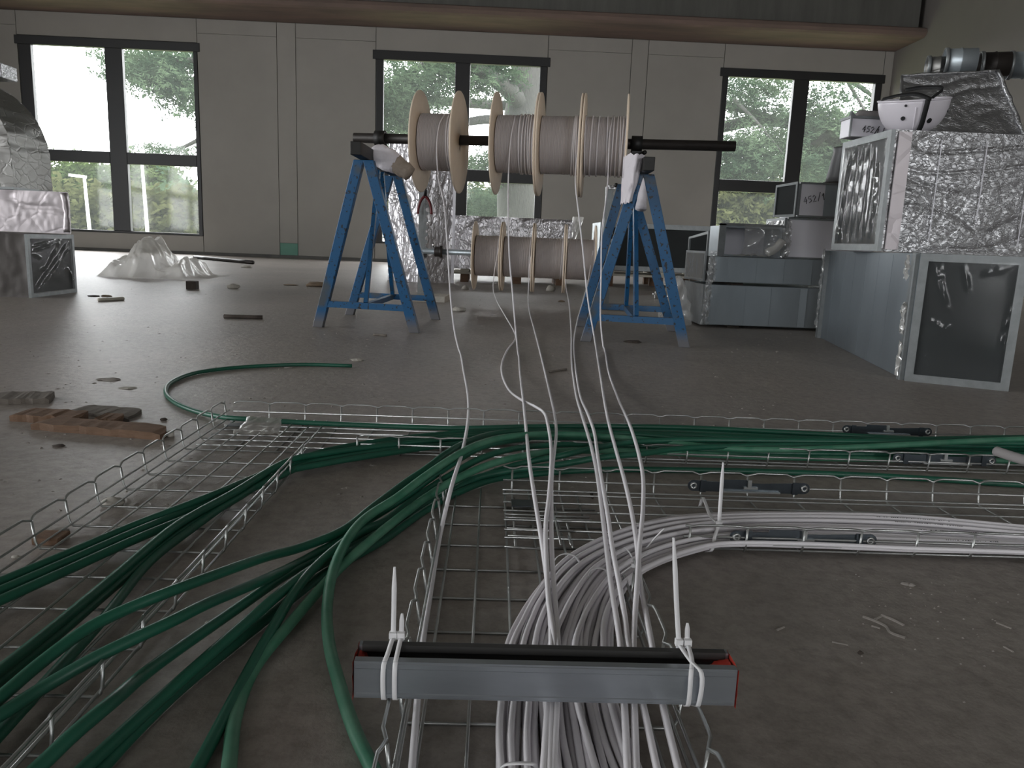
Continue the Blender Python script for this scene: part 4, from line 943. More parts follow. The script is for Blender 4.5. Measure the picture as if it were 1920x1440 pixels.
# ================================================================== WIRE CABLE TRAYS
WR = .0022
def tray(lab, o, d, length, width, phase, left, right, floor_t, zt=.05, dz=0.0, step=.1, floor_rng=None, lab_cat='cable tray'):
    """o = corner of the left wall, d = run direction; left / right = (s0, s1) stretch in which that side wall stands"""
    o = V(o); d = V(d).normalized(); c = V((d.y, -d.x, 0))     # c points to the right of the run
    t = thing('cable_tray', lab, lab_cat, o + d * (length / 2) + c * (width / 2))
    P = lambda s, u, z: o + d * s + c * u + V((0, 0, z + dz + WR))
    fr = floor_rng or (0, length)
    s = phase
    while s < length:
        l = left and left[0] - .01 <= s <= left[1] + .01; r = right and right[0] - .01 <= s <= right[1] + .01
        pts = []
        if l: pts += [P(s, -.004, zt - .004), P(s, -.001, .012), P(s, .002, .004)]
        u0, u1 = (.006 if l else 0), (width - .006 if r else width)
        if fr[0] - .01 <= s <= fr[1] + .01: pts += [P(s, u0, 0), P(s, u1, 0)]
        if r: pts += [P(s, width - .002, .004), P(s, width + .001, .012), P(s, width + .004, zt - .004)]
        if len(pts) > 1: MB().tube(pts, WR, 6).build('cross_wire', 'wire', t, True)
        s += step
    for rng, u, sg in ((left, 0, -1), (right, width, 1)):
        if not rng: continue
        pts = []; n = int((rng[1] - rng[0]) / .0125)
        for i in range(n + 1):
            s = rng[0] + (rng[1] - rng[0]) * i / n; f = ((s - phase) / step) % 1.0
            e = min(1, min(f, 1 - f) / .16); e = e * e * (3 - 2 * e)
            pts.append(P(s, u + sg * (.004 + .006 * e), zt - .003 + .005 * e))
        MB().tube(pts, WR, 6).build('edge_wire', 'wire', t, True)
        MB().tube([P(rng[0], u - sg * .004, .026), P(rng[1], u - sg * .004, .026)], WR, 6).build('side_wire', 'wire', t, True)
        MB().tube([P(rng[0], u - sg * .004, .0044), P(rng[1], u - sg * .004, .0044)], WR, 6).build('side_wire', 'wire', t, True)
    for u in floor_t:
        MB().tube([P(fr[0], u, .0044), P(fr[1], u, .0044)], WR, 6).build('floor_wire', 'wire', t, True)
    return t
def coupler(tr, x, y, z0, sgn):
    """folded splice plate with two eyed tabs; x = centre, y = wall line, sgn = which side its lip turns to"""
    L_ = .26; h = .024; z1 = z0 + h
    out = []
    for k in range(9):
        an = math.pi / 2 + math.pi * k / 8; out.append((x - L_ / 2 + .012 + .012 * math.cos(an), z0 + .012 + .012 * math.sin(an)))
    out += [(x - .03, z0)] + [(x + L_ / 2 - .012 + .012 * math.cos(-math.pi / 2 + math.pi * k / 8), z0 + .012 + .012 * math.sin(-math.pi / 2 + math.pi * k / 8)) for k in range(9)]
    out += [(x + .03, z1 - .004), (x + .0, z1 - .004), (x - .005, z1 + .003), (x - .06, z1 + .003), (x - .062, z1 - .002), (x - .09, z1 - .002)]
    pl = MB().prism([(a, y, b) for a, b in out], (0, .0016, 0)).build('coupler', 'plate', tr)
    for s in (-1, 1):
        xx = x + s * (L_ / 2 - .012)
        MB().lathe([(-.001, .0035), (-.001, .0075), (.0028, .0075), (.0028, .0035)], (xx, y, z0 + .012), (0, -1, 0), 14, True).build('eye', 'wire', pl, True)
        MB().box((x + s * .098 - .006, y - .0035, z0 - .001), (x + s * .098 + .006, y, z1 + .001)).build('wire_clip', 'plate', pl)
    MB().box((x - .055, y - .008, z0 + .001), (x + .065, y, z0 + .004)).build('folded_lip', 'wire', pl)
    MB().box((x - .012, y - .004, z0 + .008), (x + .018, y, z0 + .013)).build('locking_tab', 'wire', pl)
    MB().box((x - .004, y - .005, z0 + .012), (x + .004, y, z1 + .004)).build('locking_tab', 'wire', pl)
RB, RF_ = 2.115, 1.803
rear = tray('long wire cable tray at the back carrying the green cables, running off to the right', (-.71, RB, 0), (1, 0, 0), 3.3, RB - RF_, .098, (0, 3.3), (.405, 3.3), [.03, .08, .13, .18, .23, .28], .05, .0)
coupler(rear, 1.140, RB - .006, .022, -1); coupler(rear, 1.130, RF_ + .004, .024, -1)
left_t = tray('wire cable tray at left running towards us, green cables fanning over it', (-.722, .30, 0), (0, 1, 0), 1.80, .302, .09, (0, 1.80), (0, 1.44), [.03, .08, .135, .19, .24, .275], .05, .005)
tr_b = tray('wire cable tray at right carrying the white cable bundle', (.036, 1.549, 0), (1, 0, 0), 2.4, .296, .019, (0, 2.4), (.31, 2.4), [.03, .08, .13, .18, .23, .268], .05, .005)
coupler(tr_b, .555, 1.549 - .006, .022, -1); coupler(tr_b, .557, 1.253 + .004, .022, -1)
tr_c = tray('wire cable tray in the foreground running under the metal channel', (-.082, .30, 0), (0, 1, 0), 1.26, .302, .062, (0, 1.20), (0, .80), [.022, .072, .122, .172, .222, .272], .05, .0)
for px, py, sx, sy, tr_, nm in ((590, 846, .05, .035, left_t, 'joint_plate'), (446, 796, .05, .035, left_t, 'joint_plate'), (980, 943, .045, .04, tr_b, 'joint_plate')):
    p = G(px, py, .014)
    MB().box((p.x - sx / 2, p.y - sy / 2, .0125), (p.x + sx / 2, p.y + sy / 2, .0145)).build(nm, 'plate', tr_, bevel=.001)
# extra mesh end lying over the foreground tray where the two meet
for px0, px1 in (((946, 957), (1120, 963)), ((946, 964), (1105, 970)), ((950, 990), (1075, 996)), ((952, 1004), (1060, 1008)), ((946, 1025), (1020, 1030)), ((948, 970), (1110, 976))):
    MB().tube([G(*px0, .013), G(*px1, .013)], WR, 6).build('floor_wire', 'wire', tr_b, True)
for px0, px1 in (((1037, 958), (1052, 1022)), ((1066, 1005), (1071, 1022))):
    MB().tube([G(*px0, .018), G(*px1, .018)], WR, 6).build('cut_wire', 'wire', tr_b, True)

# ================================================================== CABLES
def cable(name, pts, r, m, lab, cat, grp=None, n=10, step=6, run_on=0.0):
    if run_on:      # carry on past the last point in the same direction, lying flat
        d = pts[-1] - pts[-2]; d.z = 0; d.normalize(); q = pts[-1] + d * run_on; pts = list(pts) + [V((q.x, q.y, pts[-1].z if "white" in name else min(pts[-1].z, .02)))]
    P = [V((p.x, p.y, max(p.z, r + .0004))) for p in smooth_path(pts, step)]     # never below the floor
    return tag(MB().tube(P, r, n).build(name, m, None, True), lab, cat, grp)
GR = .0072
def zs(lst, default):
    return [G(p[0], p[1], p[2] if len(p) > 2 else default) for p in lst]
def gx(X, Y, z): return V((X, Y, z))
def green(tail, lane, layer, lab, m='green', r=GR, z=.02):
    zz = .018 + .0125 * layer
    pts = [gx(2.55, lane, zz), gx(2.0, lane + .004, zz), gx(1.5, lane - .004, zz)] + zs(tail, z)
    return cable('green_cable', pts, r, m, lab, 'cable', 'green cables', run_on=0 if 'looping' in lab else .45)
green([(1500, 812, .03), (1250, 801, .03), (1000, 800, .03), (850, 803, .02), (700, 798, .017), (560, 792, .017), (470, 786, .017), (425, 783, .014), (370, 772, .008), (330, 756, .007), (311, 736, .007), (322, 717, .007), (370, 699, .007), (450, 689, .007), (560, 684, .007), (660, 686, .007)], 2.07, 0, 'green cable along the rear tray back wall, looping out onto the floor behind')
L_ = [
 ([(1500, 818), (1200, 806), (1000, 804), (850, 812), (700, 829), (600, 848), (500, 886), (380, 936, .03), (250, 986), (120, 1041), (0, 1091), (-140, 1148)], 2.05, 1, 'green cable fanning left, outermost of the fan on the left tray'),
 ([(1500, 822), (1200, 812), (1000, 810), (850, 818), (700, 836), (600, 855), (500, 894), (380, 946), (250, 999), (120, 1056), (0, 1108), (-140, 1168)], 2.03, 1, 'green cable fanning left, second of the fan on the left tray'),
 ([(1500, 827), (1200, 816), (1000, 815), (850, 824), (700, 843), (600, 862), (500, 904), (380, 959), (250, 1013), (120, 1072), (0, 1126), (-140, 1190)], 2.01, 0, 'green cable fanning left, third of the fan on the left tray'),
 ([(1500, 824, .035), (1200, 813, .035), (1000, 812, .035), (850, 822, .03), (700, 838, .03), (610, 850, .033), (547, 862, .035), (433, 927, .033), (333, 984, .033), (213, 1083, .03), (100, 1177, .03), (0, 1257, .03), (-110, 1340, .03)], 2.035, 2, 'green cable lying over its neighbours along the middle of the left tray'),
 ([(1500, 830), (1200, 819), (1000, 818), (850, 828), (700, 848), (610, 862), (547, 874), (450, 931), (350, 991), (230, 1086), (110, 1188), (0, 1276), (-110, 1362)], 1.985, 0, 'green cable along the middle of the left tray, half under its neighbour'),
 ([(1500, 833), (1200, 822), (1000, 822), (850, 833), (700, 854), (610, 869), (530, 886), (440, 935), (367, 986), (283, 1051), (190, 1165), (83, 1283), (0, 1375), (-70, 1450)], 1.965, 0, 'green cable nearest the inner wall of the left tray'),
]
for tl, lane, layer, lab in L_: green(tl, lane, layer, lab)
D = [
 ([(1400, 830, .045), (1200, 815, .05), (1050, 808, .055), (950, 810, .06), (890, 823, .068), (840, 848, .068), (800, 878, .056), (760, 905, .045), (700, 950, .036), (640, 996, .03), (560, 1028, .033), (500, 1044, .045), (400, 1079, .066), (317, 1110, .072), (240, 1141, .066), (167, 1177, .06), (80, 1240, .05), (0, 1308, .045), (-110, 1400, .04)], 2.0, 3, 'green cable crossing the inner left tray wall, upper of two crossing high up', 'green'),
 ([(1400, 838, .04), (1200, 827, .045), (1050, 820, .05), (960, 826, .062), (900, 840, .07), (850, 868, .062), (800, 902, .05), (740, 945, .035), (690, 976, .02), (640, 1010, .015), (560, 1056, .022), (483, 1092, .045), (390, 1131, .064), (317, 1167, .070), (183, 1231, .06), (80, 1290, .045), (0, 1340, .04), (-110, 1400, .035)], 1.975, 2, 'green cable crossing the inner left tray wall, lower of two crossing high up', 'green'),
 ([(1400, 836, .055), (1264, 842, .06), (1200, 851, .064), (1130, 857, .064), (1050, 871, .05), (960, 882, .03), (900, 894, .02), (840, 916, .012), (780, 948, .008), (720, 987, .008), (660, 1016, .008), (600, 1047, .01), (547, 1072, .02), (433, 1149, .03), (283, 1254, .045), (215, 1312, .062), (143, 1372, .06), (50, 1458, .05)], 1.95, 2, 'green cable dipping over the rear tray front wall, then down to lower left', 'green'),
 ([(1400, 826, .06), (1290, 825, .062), (1186, 829, .064), (1100, 843, .066), (1050, 855, .06), (1000, 864, .045), (950, 877, .03), (880, 903, .015), (820, 935, .01), (760, 970, .01), (700, 1005, .012), (640, 1038, .02), (567, 1080, .03), (450, 1178, .03), (367, 1251, .025), (260, 1347, .02), (150, 1448, .02)], 1.93, 3, 'green cable crossing the rear tray wall furthest right, then running to the lower left corner', 'green'),
 ([(1400, 848, .03), (1200, 836, .04), (1050, 834, .05), (960, 842, .064), (900, 860, .066), (850, 888, .05), (790, 926, .036), (720, 978, .028), (670, 1000, .034), (627, 1031, .034), (567, 1090, .03), (500, 1198, .02), (440, 1308, .012), (370, 1440, .008)], 1.91, 1, 'green cable descending to the picture foot, third from the metal channel', 'green'),
 ([(1400, 856, .02), (1200, 846, .035), (1050, 846, .05), (975, 856, .064), (915, 872, .062), (860, 896, .05), (800, 932, .04), (730, 985, .038), (690, 1018, .034), (640, 1062, .026), (547, 1166, .018), (477, 1253, .012), (443, 1336, .008), (428, 1450, .008)], 1.89, 0, 'dusty green cable descending to the picture foot left of the nearest one', 'green_dusty'),
 ([(1400, 843, .05), (1200, 824, .06), (1050, 814, .066), (960, 818, .074), (900, 832, .08), (850, 858, .078), (800, 891, .066), (740, 936, .052), (700, 961, .046), (670, 986, .046), (641, 1030, .042), (622, 1080, .034), (613, 1150, .024), (618, 1212, .016), (633, 1272, .012), (665, 1370, .010), (708, 1460, .008)], 1.94, 4, 'thick dusty green cable curving down nearest to the metal channel', 'green_dusty'),
]
for tl, lane, layer, lab, m in D: green(tl, lane, layer, lab, m, GR + (.0006 if m == 'green_dusty' else 0))
cable('green_cable', [gx(2.5, 1.66, .008), gx(2.0, 1.675, .008)] + zs([(1914, 909), (1760, 899), (1620, 891), (1450, 885), (1320, 882), (1121, 881), (1000, 889), (926, 899), (860, 923), (790, 962), (720, 1012), (660, 1046), (600, 1082), (500, 1160), (427, 1218), (330, 1298), (250, 1376), (180, 1452)], .008), GR, 'green', 'green cable on the floor between the rear tray and the white cable tray', 'cable', 'green cables', run_on=.45)

cable('grey_conduit', [G(1868, 846, .075), G(1895, 855, .075), G(1940, 868, .075), G(2040, 890, .075)], .012, 'sack', 'grey conduit end lying across the green cables at far right', 'conduit')
# white bundle: nested cables from the right-hand tray round the bend into the foreground tray
OUT = [(2150, 1008), (1900, 985), (1700, 967), (1500, 961), (1350, 963), (1250, 972), (1150, 1000), (1062, 1045), (1003, 1108), (968, 1165), (951, 1208), (938, 1300), (932, 1380), (929, 1470)]
INN = [(2150, 1051), (1900, 1039), (1700, 1034), (1500, 1027), (1350, 1027), (1290, 1040), (1235, 1060), (1190, 1088), (1165, 1128), (1156, 1168), (1153, 1208), (1160, 1300), (1184, 1380), (1222, 1470)]
WRr = .0040
rnd = random.Random(21)
def bundle(f, layer, lab, sway):
    z = .0135 + layer * .0083; pts = []; ph = rnd.random() * 6
    for i, (p, q) in enumerate(zip(OUT, INN)):
        k = i / (len(OUT) - 1); ff = min(1.02, max(-.02, f + sway[0] * .03 * math.sin(k * 7 + sway[2]) * (4 * f * (1 - f)) + .011 * math.sin(k * 16 + ph) * (1 + layer * .6)))
        pts.append(G(p[0] + (q[0] - p[0]) * ff, p[1] + (q[1] - p[1]) * ff, z))
    return cable('white_cable', pts, WRr, 'white', lab, 'cable', 'white cables of the curved bundle', 8, 7, .28)
def printed(o, xa, xb, seed):
    """fine black print: a row of tiny dashes on the side of the sheath turned to the room"""
    rr = random.Random(seed); org = ORG[o.name]; me = o.data; mb = MB()
    rings = [sum((me.vertices[i * 8 + k].co for k in range(8)), V((0, 0, 0))) / 8 + org for i in range(len(me.vertices) // 8)]
    a, b = G(xa, 985, .03).x, G(xb, 985, .03).x
    x = a
    while x < b:
        for p, q in zip(rings, rings[1:]):
            if (p.x - x) * (q.x - x) <= 0 and p.x != q.x:
                c = p.lerp(q, (x - p.x) / (q.x - p.x)); l = rr.uniform(.0012, .003); t = (q - p).normalized() * (l / 2); n_ = V((0, -.55, .83)); s_ = V((0, .83, .55)) * .0007
                c = c + n_ * (WRr + .0002)
                mb.add([c - t - s_, c + t - s_, c + t + s_, c - t + s_], [(0, 1, 2, 3)]); break
        x += rr.choice((.0036, .0042, .005, .009))
    if mb.v: mb.build('printed_marking', 'ink', o)['kind'] = 'stuff'
lanes = []
for layer, nn_ in ((0, 15), (1, 13), (2, 6)):
    for i in range(nn_):
        f = (i + .5 * (layer % 2) + .25) / (nn_ + (.0 if layer == 0 else .5))
        if layer == 2: f = (.04, .13, .24, .42, .66, .90)[i]
        lanes.append((f, layer, i))
lanes.sort(); swy = [(rnd.uniform(.3, 1), 0, rnd.random() * 6) for _ in range(3)]
ONES = 'first second third fourth fifth sixth seventh eighth ninth tenth eleventh twelfth thirteenth fourteenth fifteenth sixteenth seventeenth eighteenth nineteenth'.split()
def ordinal(n): return ONES[n - 1] if n < 20 else {2: 'twentieth', 3: 'thirtieth'}[n // 10] if n % 10 == 0 else {2: 'twenty', 3: 'thirty'}[n // 10] + '-' + ONES[n % 10 - 1]
for n_, (f, layer, i) in enumerate(lanes):
    lab = 'white cable, %s from the left edge of the curved bundle at the metal channel' % ordinal(n_ + 1)
    if n_ == 0: lab = 'outermost white cable of the curved bundle, at its left and far edge'
    if n_ == len(lanes) - 1: lab = 'innermost white cable of the curved bundle, hugging the inside of the bend'
    o = bundle(f, layer, lab, swy[layer])
    if layer == 2 and i in (1, 2, 3, 4): printed(o, 1640 + 22 * i, 1780 + 10 * i, 40 + i)

# white cables drawn off the spools
def zline(y):
    T_ = [(650, .005), (735, .006), (768, .062), (800, .07), (880, .075), (930, .066), (975, .058), (1040, .050), (1120, .046), (1208, .0475), (1310, .0475), (1470, .043)]
    if y <= T_[0][0]: return T_[0][1]
    for (a, b), (c, d) in zip(T_, T_[1:]):
        if y <= c: return b + (d - b) * (y - a) / (c - a)
    return T_[-1][1]
def on_drum(x, y, c, r):
    """nearest point of the winding (cylinder about the axle direction) along an image ray"""
    d = ray(x, y); a = AXD if c.z > .8 else LXD; o = _C - c
    d2 = d - a * d.dot(a); o2 = o - a * o.dot(a)
    A_, B2, C2 = d2.dot(d2), d2.dot(o2), o2.dot(o2) - r * r; q = B2 * B2 - A_ * C2
    t = (-B2 - math.sqrt(max(0, q))) / A_
    return _C + d * t
def drawn(px, ys, Y0, lab, off=0.0, low=False, yfl=650, drum=None):
    pts = []; c, r = drum; yc = 266 if c.z > .8 else 482
    Yf = G(px[0][0], yfl, .005).y
    for x, y in px:
        if y < yc: p = on_drum(x, y, c, r)
        elif y < yfl:
            f = 0 if y < ys else (y - ys) / (yfl - ys); Y = Y0 + (Yf - Y0) * f; p = PY(x, y, Y)
            if p.z < .006: p = G(x, y, .006)
        else:
            z = zline(y) + (off if y > 760 and y < 1150 else 0)
            if low and y > 940: z = max(.012, z - .03)
            p = G(x, y, z)
        pts.append(p)
    return cable('white_cable', pts, .0040, 'white', lab, 'cable', 'white cables drawn off the spools', 8, 6, .26)
drawn([(834, 214), (824, 232), (819, 262), (819, 300), (822, 335), (832, 380), (838, 450), (845, 560), (852, 620), (860, 655), (870, 700), (878, 750), (876, 800), (866, 850), (845, 918), (828, 990), (815, 1060), (801, 1150), (793, 1203), (783, 1310), (771, 1460)], 335, 4.435, 'lone white cable from the leftmost upper spool, running left of the bundle', low=True, drum=(up_c[0], .165))
drawn([(966, 218), (959, 250), (955, 290), (953, 340), (953, 400), (955, 480), (961, 550), (966, 610), (971, 660), (975, 700), (982, 760), (986, 800), (993, 870), (1004, 943), (1015, 1010), (1025, 1080), (1031, 1140), (1034, 1208), (1028, 1310), (1018, 1460)], 350, 4.385, 'white cable from the second upper spool, straight down to the bundle', drum=(up_c[1], .165))
drawn([(938, 455), (930, 490), (925, 527), (930, 560), (946, 590), (964, 622), (966, 636), (952, 655), (941, 682), (942, 705), (955, 732), (978, 750), (1003, 762), (1020, 774), (1028, 800), (1033, 835), (1033, 880), (1029, 935), (1024, 976), (1023, 1010), (1025, 1060), (1029, 1130), (1040, 1208), (1034, 1310), (1030, 1460)], 527, 6.24, 'slack white cable from the leftmost lower spool, kinked where it lies on the floor', .008, drum=(low_c[0], .172), yfl=622)
drawn([(1003, 455), (994, 490), (991, 540), (992, 580), (1000, 612), (1010, 650), (1020, 690), (1031, 738), (1040, 780), (1043, 812), (1038, 857), (1034, 905), (1034, 960), (1034, 1010), (1036, 1060), (1041, 1130), (1046, 1208), (1044, 1310), (1036, 1460)], 540, 6.2, 'white cable from the second lower spool, crossing the slack one at the rear tray', .004, drum=(low_c[1], .172), yfl=640)
drawn([(1096, 250), (1086, 275), (1080, 310), (1079, 345), (1085, 400), (1093, 470), (1102, 560), (1113, 625), (1125, 700), (1140, 787), (1155, 844), (1173, 909), (1186, 969), (1194, 1021), (1200, 1085), (1211, 1150), (1222, 1208), (1240, 1310), (1276, 1460)], 345, 4.34, 'white cable from the third upper spool, ending rightmost under the channel', .006, drum=(up_c[2], .165))
drawn([(1150, 218), (1143, 250), (1141, 290), (1140, 335), (1137, 370), (1129, 430), (1127, 520), (1126, 600), (1131, 650), (1141, 698), (1160, 750), (1184, 805), (1199, 857), (1206, 900), (1205, 961), (1199, 1026), (1194, 1105), (1190, 1160), (1188, 1208), (1189, 1310), (1193, 1460)], 335, 4.30, 'white cable from the rightmost upper spool, bulging furthest to the right', .010, drum=(up_c[3], .165))
drawn([(1066, 450), (1060, 480), (1060, 520), (1067, 570), (1071, 622), (1072, 680), (1079, 735), (1092, 782), (1107, 831), (1119, 886), (1129, 961), (1137, 1026), (1147, 1105), (1156, 1160), (1163, 1208), (1170, 1310), (1178, 1460)], 520, 6.2, 'white cable from the third lower spool, left one of the close pair', drum=(low_c[2], .172), yfl=630)
drawn([(1112, 470), (1104, 520), (1094, 560), (1082, 603), (1076, 640), (1079, 690), (1088, 743), (1103, 778), (1114, 810), (1121, 857), (1132, 922), (1140, 969), (1148, 1026), (1163, 1105), (1172, 1160), (1178, 1208), (1203, 1310), (1236, 1460)], 520, 6.2, 'white cable from the fourth lower spool, right one of the close pair', .006, drum=(low_c[3], .172), yfl=640)

# ================================================================== METAL CHANNEL AND CABLE TIES
bx0, bx1, by0_, by1_, bz0, bz1 = -.128, .267, .722, .763, .0575, .0985
t = thing('strut_channel', 'short galvanised metal channel with red end films tied across the foreground tray', 'metal channel', ((bx0 + bx1) / 2, .742, bz0))
w_ = .0022
oc = [(by0_, bz0), (by1_, bz0), (by1_, bz1), (by1_ - .009, bz1), (by1_ - .009, bz1 - .007), (by1_ - .009 + w_, bz1 - .007), (by1_ - .009 + w_, bz1 - w_), (by1_ - w_, bz1 - w_), (by1_ - w_, bz0 + w_), (by0_ + w_, bz0 + w_),
      (by0_ + w_, bz1 - w_), (by0_ + .009 - w_, bz1 - w_), (by0_ + .009 - w_, bz1 - .007), (by0_ + .009, bz1 - .007), (by0_ + .009, bz1), (by0_, bz1)]
def cap_free(par):
    mb = MB(); n = len(oc); a = [(bx0, y, z) for y, z in oc]; b = [(bx1, y, z) for y, z in oc]
    mb.add(a + b, [(i, (i + 1) % n, n + (i + 1) % n, n + i) for i in range(n)])
    # end faces as quads round the C
    for k0 in (0, n):
        q = [(0, 9, 8, 1), (1, 8, 7, 2), (2, 7, 6, 3), (3, 6, 5, 4), (0, 15, 10, 9), (15, 14, 11, 10), (14, 13, 12, 11)]
        mb.f += [tuple(k0 + i for i in f) for f in q]
    return mb.build('body', 'strut', par)
cap_free(t)
for z0_, z1_ in ((bz0 + .0005, bz0 + .0065), (bz1 - .009, bz1 - .001)):     # rolled ribs along the front face
    MB().prism([(bx0 + .002, by0_ + .0005, z0_), (bx0 + .002, by0_ - .0009, z0_ + .0015), (bx0 + .002, by0_ - .0009, z1_ - .0015), (bx0 + .002, by0_ + .0005, z1_)], (bx1 - bx0 - .004, 0, 0)).build('rolled_rib', 'strut', t)
MB().box((bx0 + .003, by1_ - .0093, bz1 - .0072), (bx1 - .003, by1_ - .0012, bz1 + .0005)).build('dark_lip', 'strut_shade_scratch', t)
MB().box((bx0 + .004, by0_ + w_ + .0005, bz0 + w_), (bx1 - .004, by1_ - w_ - .0005, bz0 + w_ + .001)).build('channel_floor_shade', 'strut_shade_scratch', t)  # dark sheets on floor and walls painting the shade inside the channel
MB().box((bx0 + .004, by1_ - w_ - .0012, bz0 + w_ + .001), (bx1 - .004, by1_ - w_ - .0004, bz1 - w_ - .001)).build('channel_shade_sheet', 'strut_shade_scratch', t)
MB().box((bx0 + .004, by0_ + w_ + .0004, bz0 + w_ + .001), (bx1 - .004, by0_ + w_ + .0012, bz1 - w_ - .001)).build('channel_shade_sheet', 'strut_shade_scratch', t)
for s, x in ((-1, bx0), (1, bx1)):
    mb = MB(); mb.grid(lambda u, v: V((x + s * (.0015 + .0012 * nz(u * 4, v * 6, s)), by0_ - .001 + (by1_ - by0_ + .002) * u, bz0 - .003 + (bz1 - bz0 + .002) * v)), 8, 8)
    mb.build('end_film', 'red', t, True)
    mb = MB(); mb.grid(lambda u, v: V((x - s * (.001 + (.036 if s > 0 else .018) * v * (1 - .5 * u)), by0_ + .006 + .03 * u + .004 * nz(u * 9, v * 5, s), bz1 - .004 - .012 * v - .004 * abs(nz(u * 14, v * 3, 2)))), 12, 6)
    mb.build('tucked_film', 'red', t, True)
for k in range(13):
    x = bx0 + .04 + .024 * k
for x in (-.047, .11, .17, -.005):
    MB().box((x, by0_ - .0006, bz1 - .0075), (x + .0006, by0_, bz1 - .003)).build('scratch', 'strut_shade_scratch', t)
def strap(pts, wv, th=.0013, name='strap', par=None, m='nylon', w1=None):
    P = smooth_path(pts, 5); n = len(P); vs = []; wv = V(wv)
    T = [(P[min(i + 1, n - 1)] - P[max(i - 1, 0)]).normalized() for i in range(n)]
    mb = MB(); wl = wv.length; wu = wv.normalized()
    for i in range(n):
        ws = wl + ((w1 - wl) * max(0, (i / (n - 1) - .7) / .3) if w1 is not None else 0)
        b = T[i].cross(wu).normalized() * th * .5; a = wu * ws
        vs += [P[i] - a - b, P[i] + a - b, P[i] + a + b, P[i] - a + b]
    fs = []
    for i in range(n - 1):
        for k in range(4): fs.append((4 * i + k, 4 * i + (k + 1) % 4, 4 * i + 4 + (k + 1) % 4, 4 * i + 4 + k))
    fs += [(3, 2, 1, 0), (4 * n - 4, 4 * n - 3, 4 * n - 2, 4 * n - 1)]
    return mb.add(vs, fs).build(name, m, par, True)
def bar_tie(xh, xf, tip, lab, grp='cable ties on the channel'):
    yb = by1_ + .003; h = V((xh, yb - .002, bz1 + .004))
    t = thing('cable_tie', lab, 'cable tie', (xh, yb, bz0 - .012), grp)
    MB().box((h.x - .0042, h.y - .004, h.z - .001), (h.x + .0042, h.y + .003, h.z + .0065)).build('lock_head', 'nylon', t, bevel=.0008)
    strap([h + V((0, -.002, .001)), V((xh * .55 + xf * .45, by0_ + .01, bz1 + .0022)), V((xf, by0_ - .0022, bz1 - .003)), V((xf, by0_ - .0022, bz0 + .002)), V((xf, by0_ + .008, bz0 - .006)), V((xf * .5 + xh * .5, .745, bz0 - .011)), V((xh, by1_ - .004, bz0 - .007)), V((xh, by1_ + .002, bz0 + .004)), V((xh, by1_ + .002, bz1 - .004)), h + V((0, .0, .0))], (.0024, 0, 0), .0012, 'strap', t)
    tipw = PY(tip[0], tip[1], h.y + .004)
    strap([h + V((0, .0, .002)), h.lerp(tipw, .35) + V((.0, .001, 0)), h.lerp(tipw, .7), tipw], (.0026, 0, 0), .0013, 'tail', t, w1=.0012)
def xat(px, y=1200): return PY(px, y, by1_).x
bar_tie(xat(737), xat(722, 1300) + .004, (740, 1063), 'nylon cable tie with long upright tail, left end of the metal channel')
bar_tie(xat(752), xat(742, 1300) + .004, (754, 1150), 'nylon cable tie with short tail, left end of the metal channel')
bar_tie(xat(1273, 1207), xat(1300, 1300) - .007, (1263, 1008), 'nylon cable tie with long upright tail, right end of the metal channel')
bar_tie(xat(1289, 1212), xat(1282, 1300) - .007, (1289, 1168), 'nylon cable tie with short tail, right end of the metal channel')
# tie round the white bundle at the start of the right-hand tray
p = G(1347, 1045, .008); Yt = 1.262
t = thing('cable_tie', 'nylon cable tie with long tail round the white bundle in the right tray', 'cable tie', (p.x, Yt, 0))
hd = PY(1348, 983, Yt + .02)
MB().box(hd - V((.005, .004, .003)), hd + V((.005, .004, .005))).build('lock_head', 'nylon', t, bevel=.0008)
tp_ = PY(1356, 867, Yt + .03)
strap([hd, hd.lerp(tp_, .4), hd.lerp(tp_, .7), tp_], (.0032, 0, 0), .0013, 'tail', t, w1=.0014)
strap([hd, V((p.x - .004, 1.249, .03)), V((p.x - .006, 1.249, .012)), V((p.x - .012, 1.262, .003))], (.003, 0, 0), .0013, 'strap', t)
strap([hd, V((hd.x, 1.33, .042)), V((hd.x + .012, 1.42, .043)), V((hd.x + .02, 1.462, .034)), V((hd.x + .02, 1.475, .012))], (.003, 0, 0), .0013, 'strap', t)
# ties and offcut in the bend
def arc_tie(px, z, lab):
    t = thing('cable_tie', lab, 'cable tie', G(*px[len(px) // 2], 0)); strap([G(x, y, z + dz) for (x, y), dz in zip(px, (-.012, 0, .003, 0, -.012))], (.0012, .002, 0), .0012, 'strap', t); return t
arc_tie([(1033, 1062), (1046, 1043), (1062, 1038), (1078, 1043), (1088, 1056)], .042, 'thin clear tie across the white bundle at the outside of the bend')
arc_tie([(1103, 1082), (1108, 1070), (1122, 1065), (1134, 1068), (1140, 1078)], .043, 'thin clear tie across the white bundle in the middle of the bend')
arc_tie([(938, 1440), (950, 1433), (975, 1431), (1000, 1433), (1008, 1442)], .044, 'thin clear tie across the white bundle in front of the channel')
t = thing('cable_tie', 'cut white tie tail poking up beside the drawn cables in the bend', 'cable tie', G(1212, 1045, 0))
strap([G(1212, 1027, .05), PY(1228, 1009, G(1212, 1027, .05).y - .005), PY(1246, 991, G(1212, 1027, .05).y - .01)], (.0016, .0012, 0), .0014, 'tail', t)
t = thing('cable_tie', 'white tie knotted with its tail bent at the inside of the bend', 'cable tie', G(1190, 1075, 0))
strap([G(1165, 1075, .035), G(1188, 1058, .045), G(1212, 1038, .05)], (.0014, .002, 0), .0014, 'strap', t)
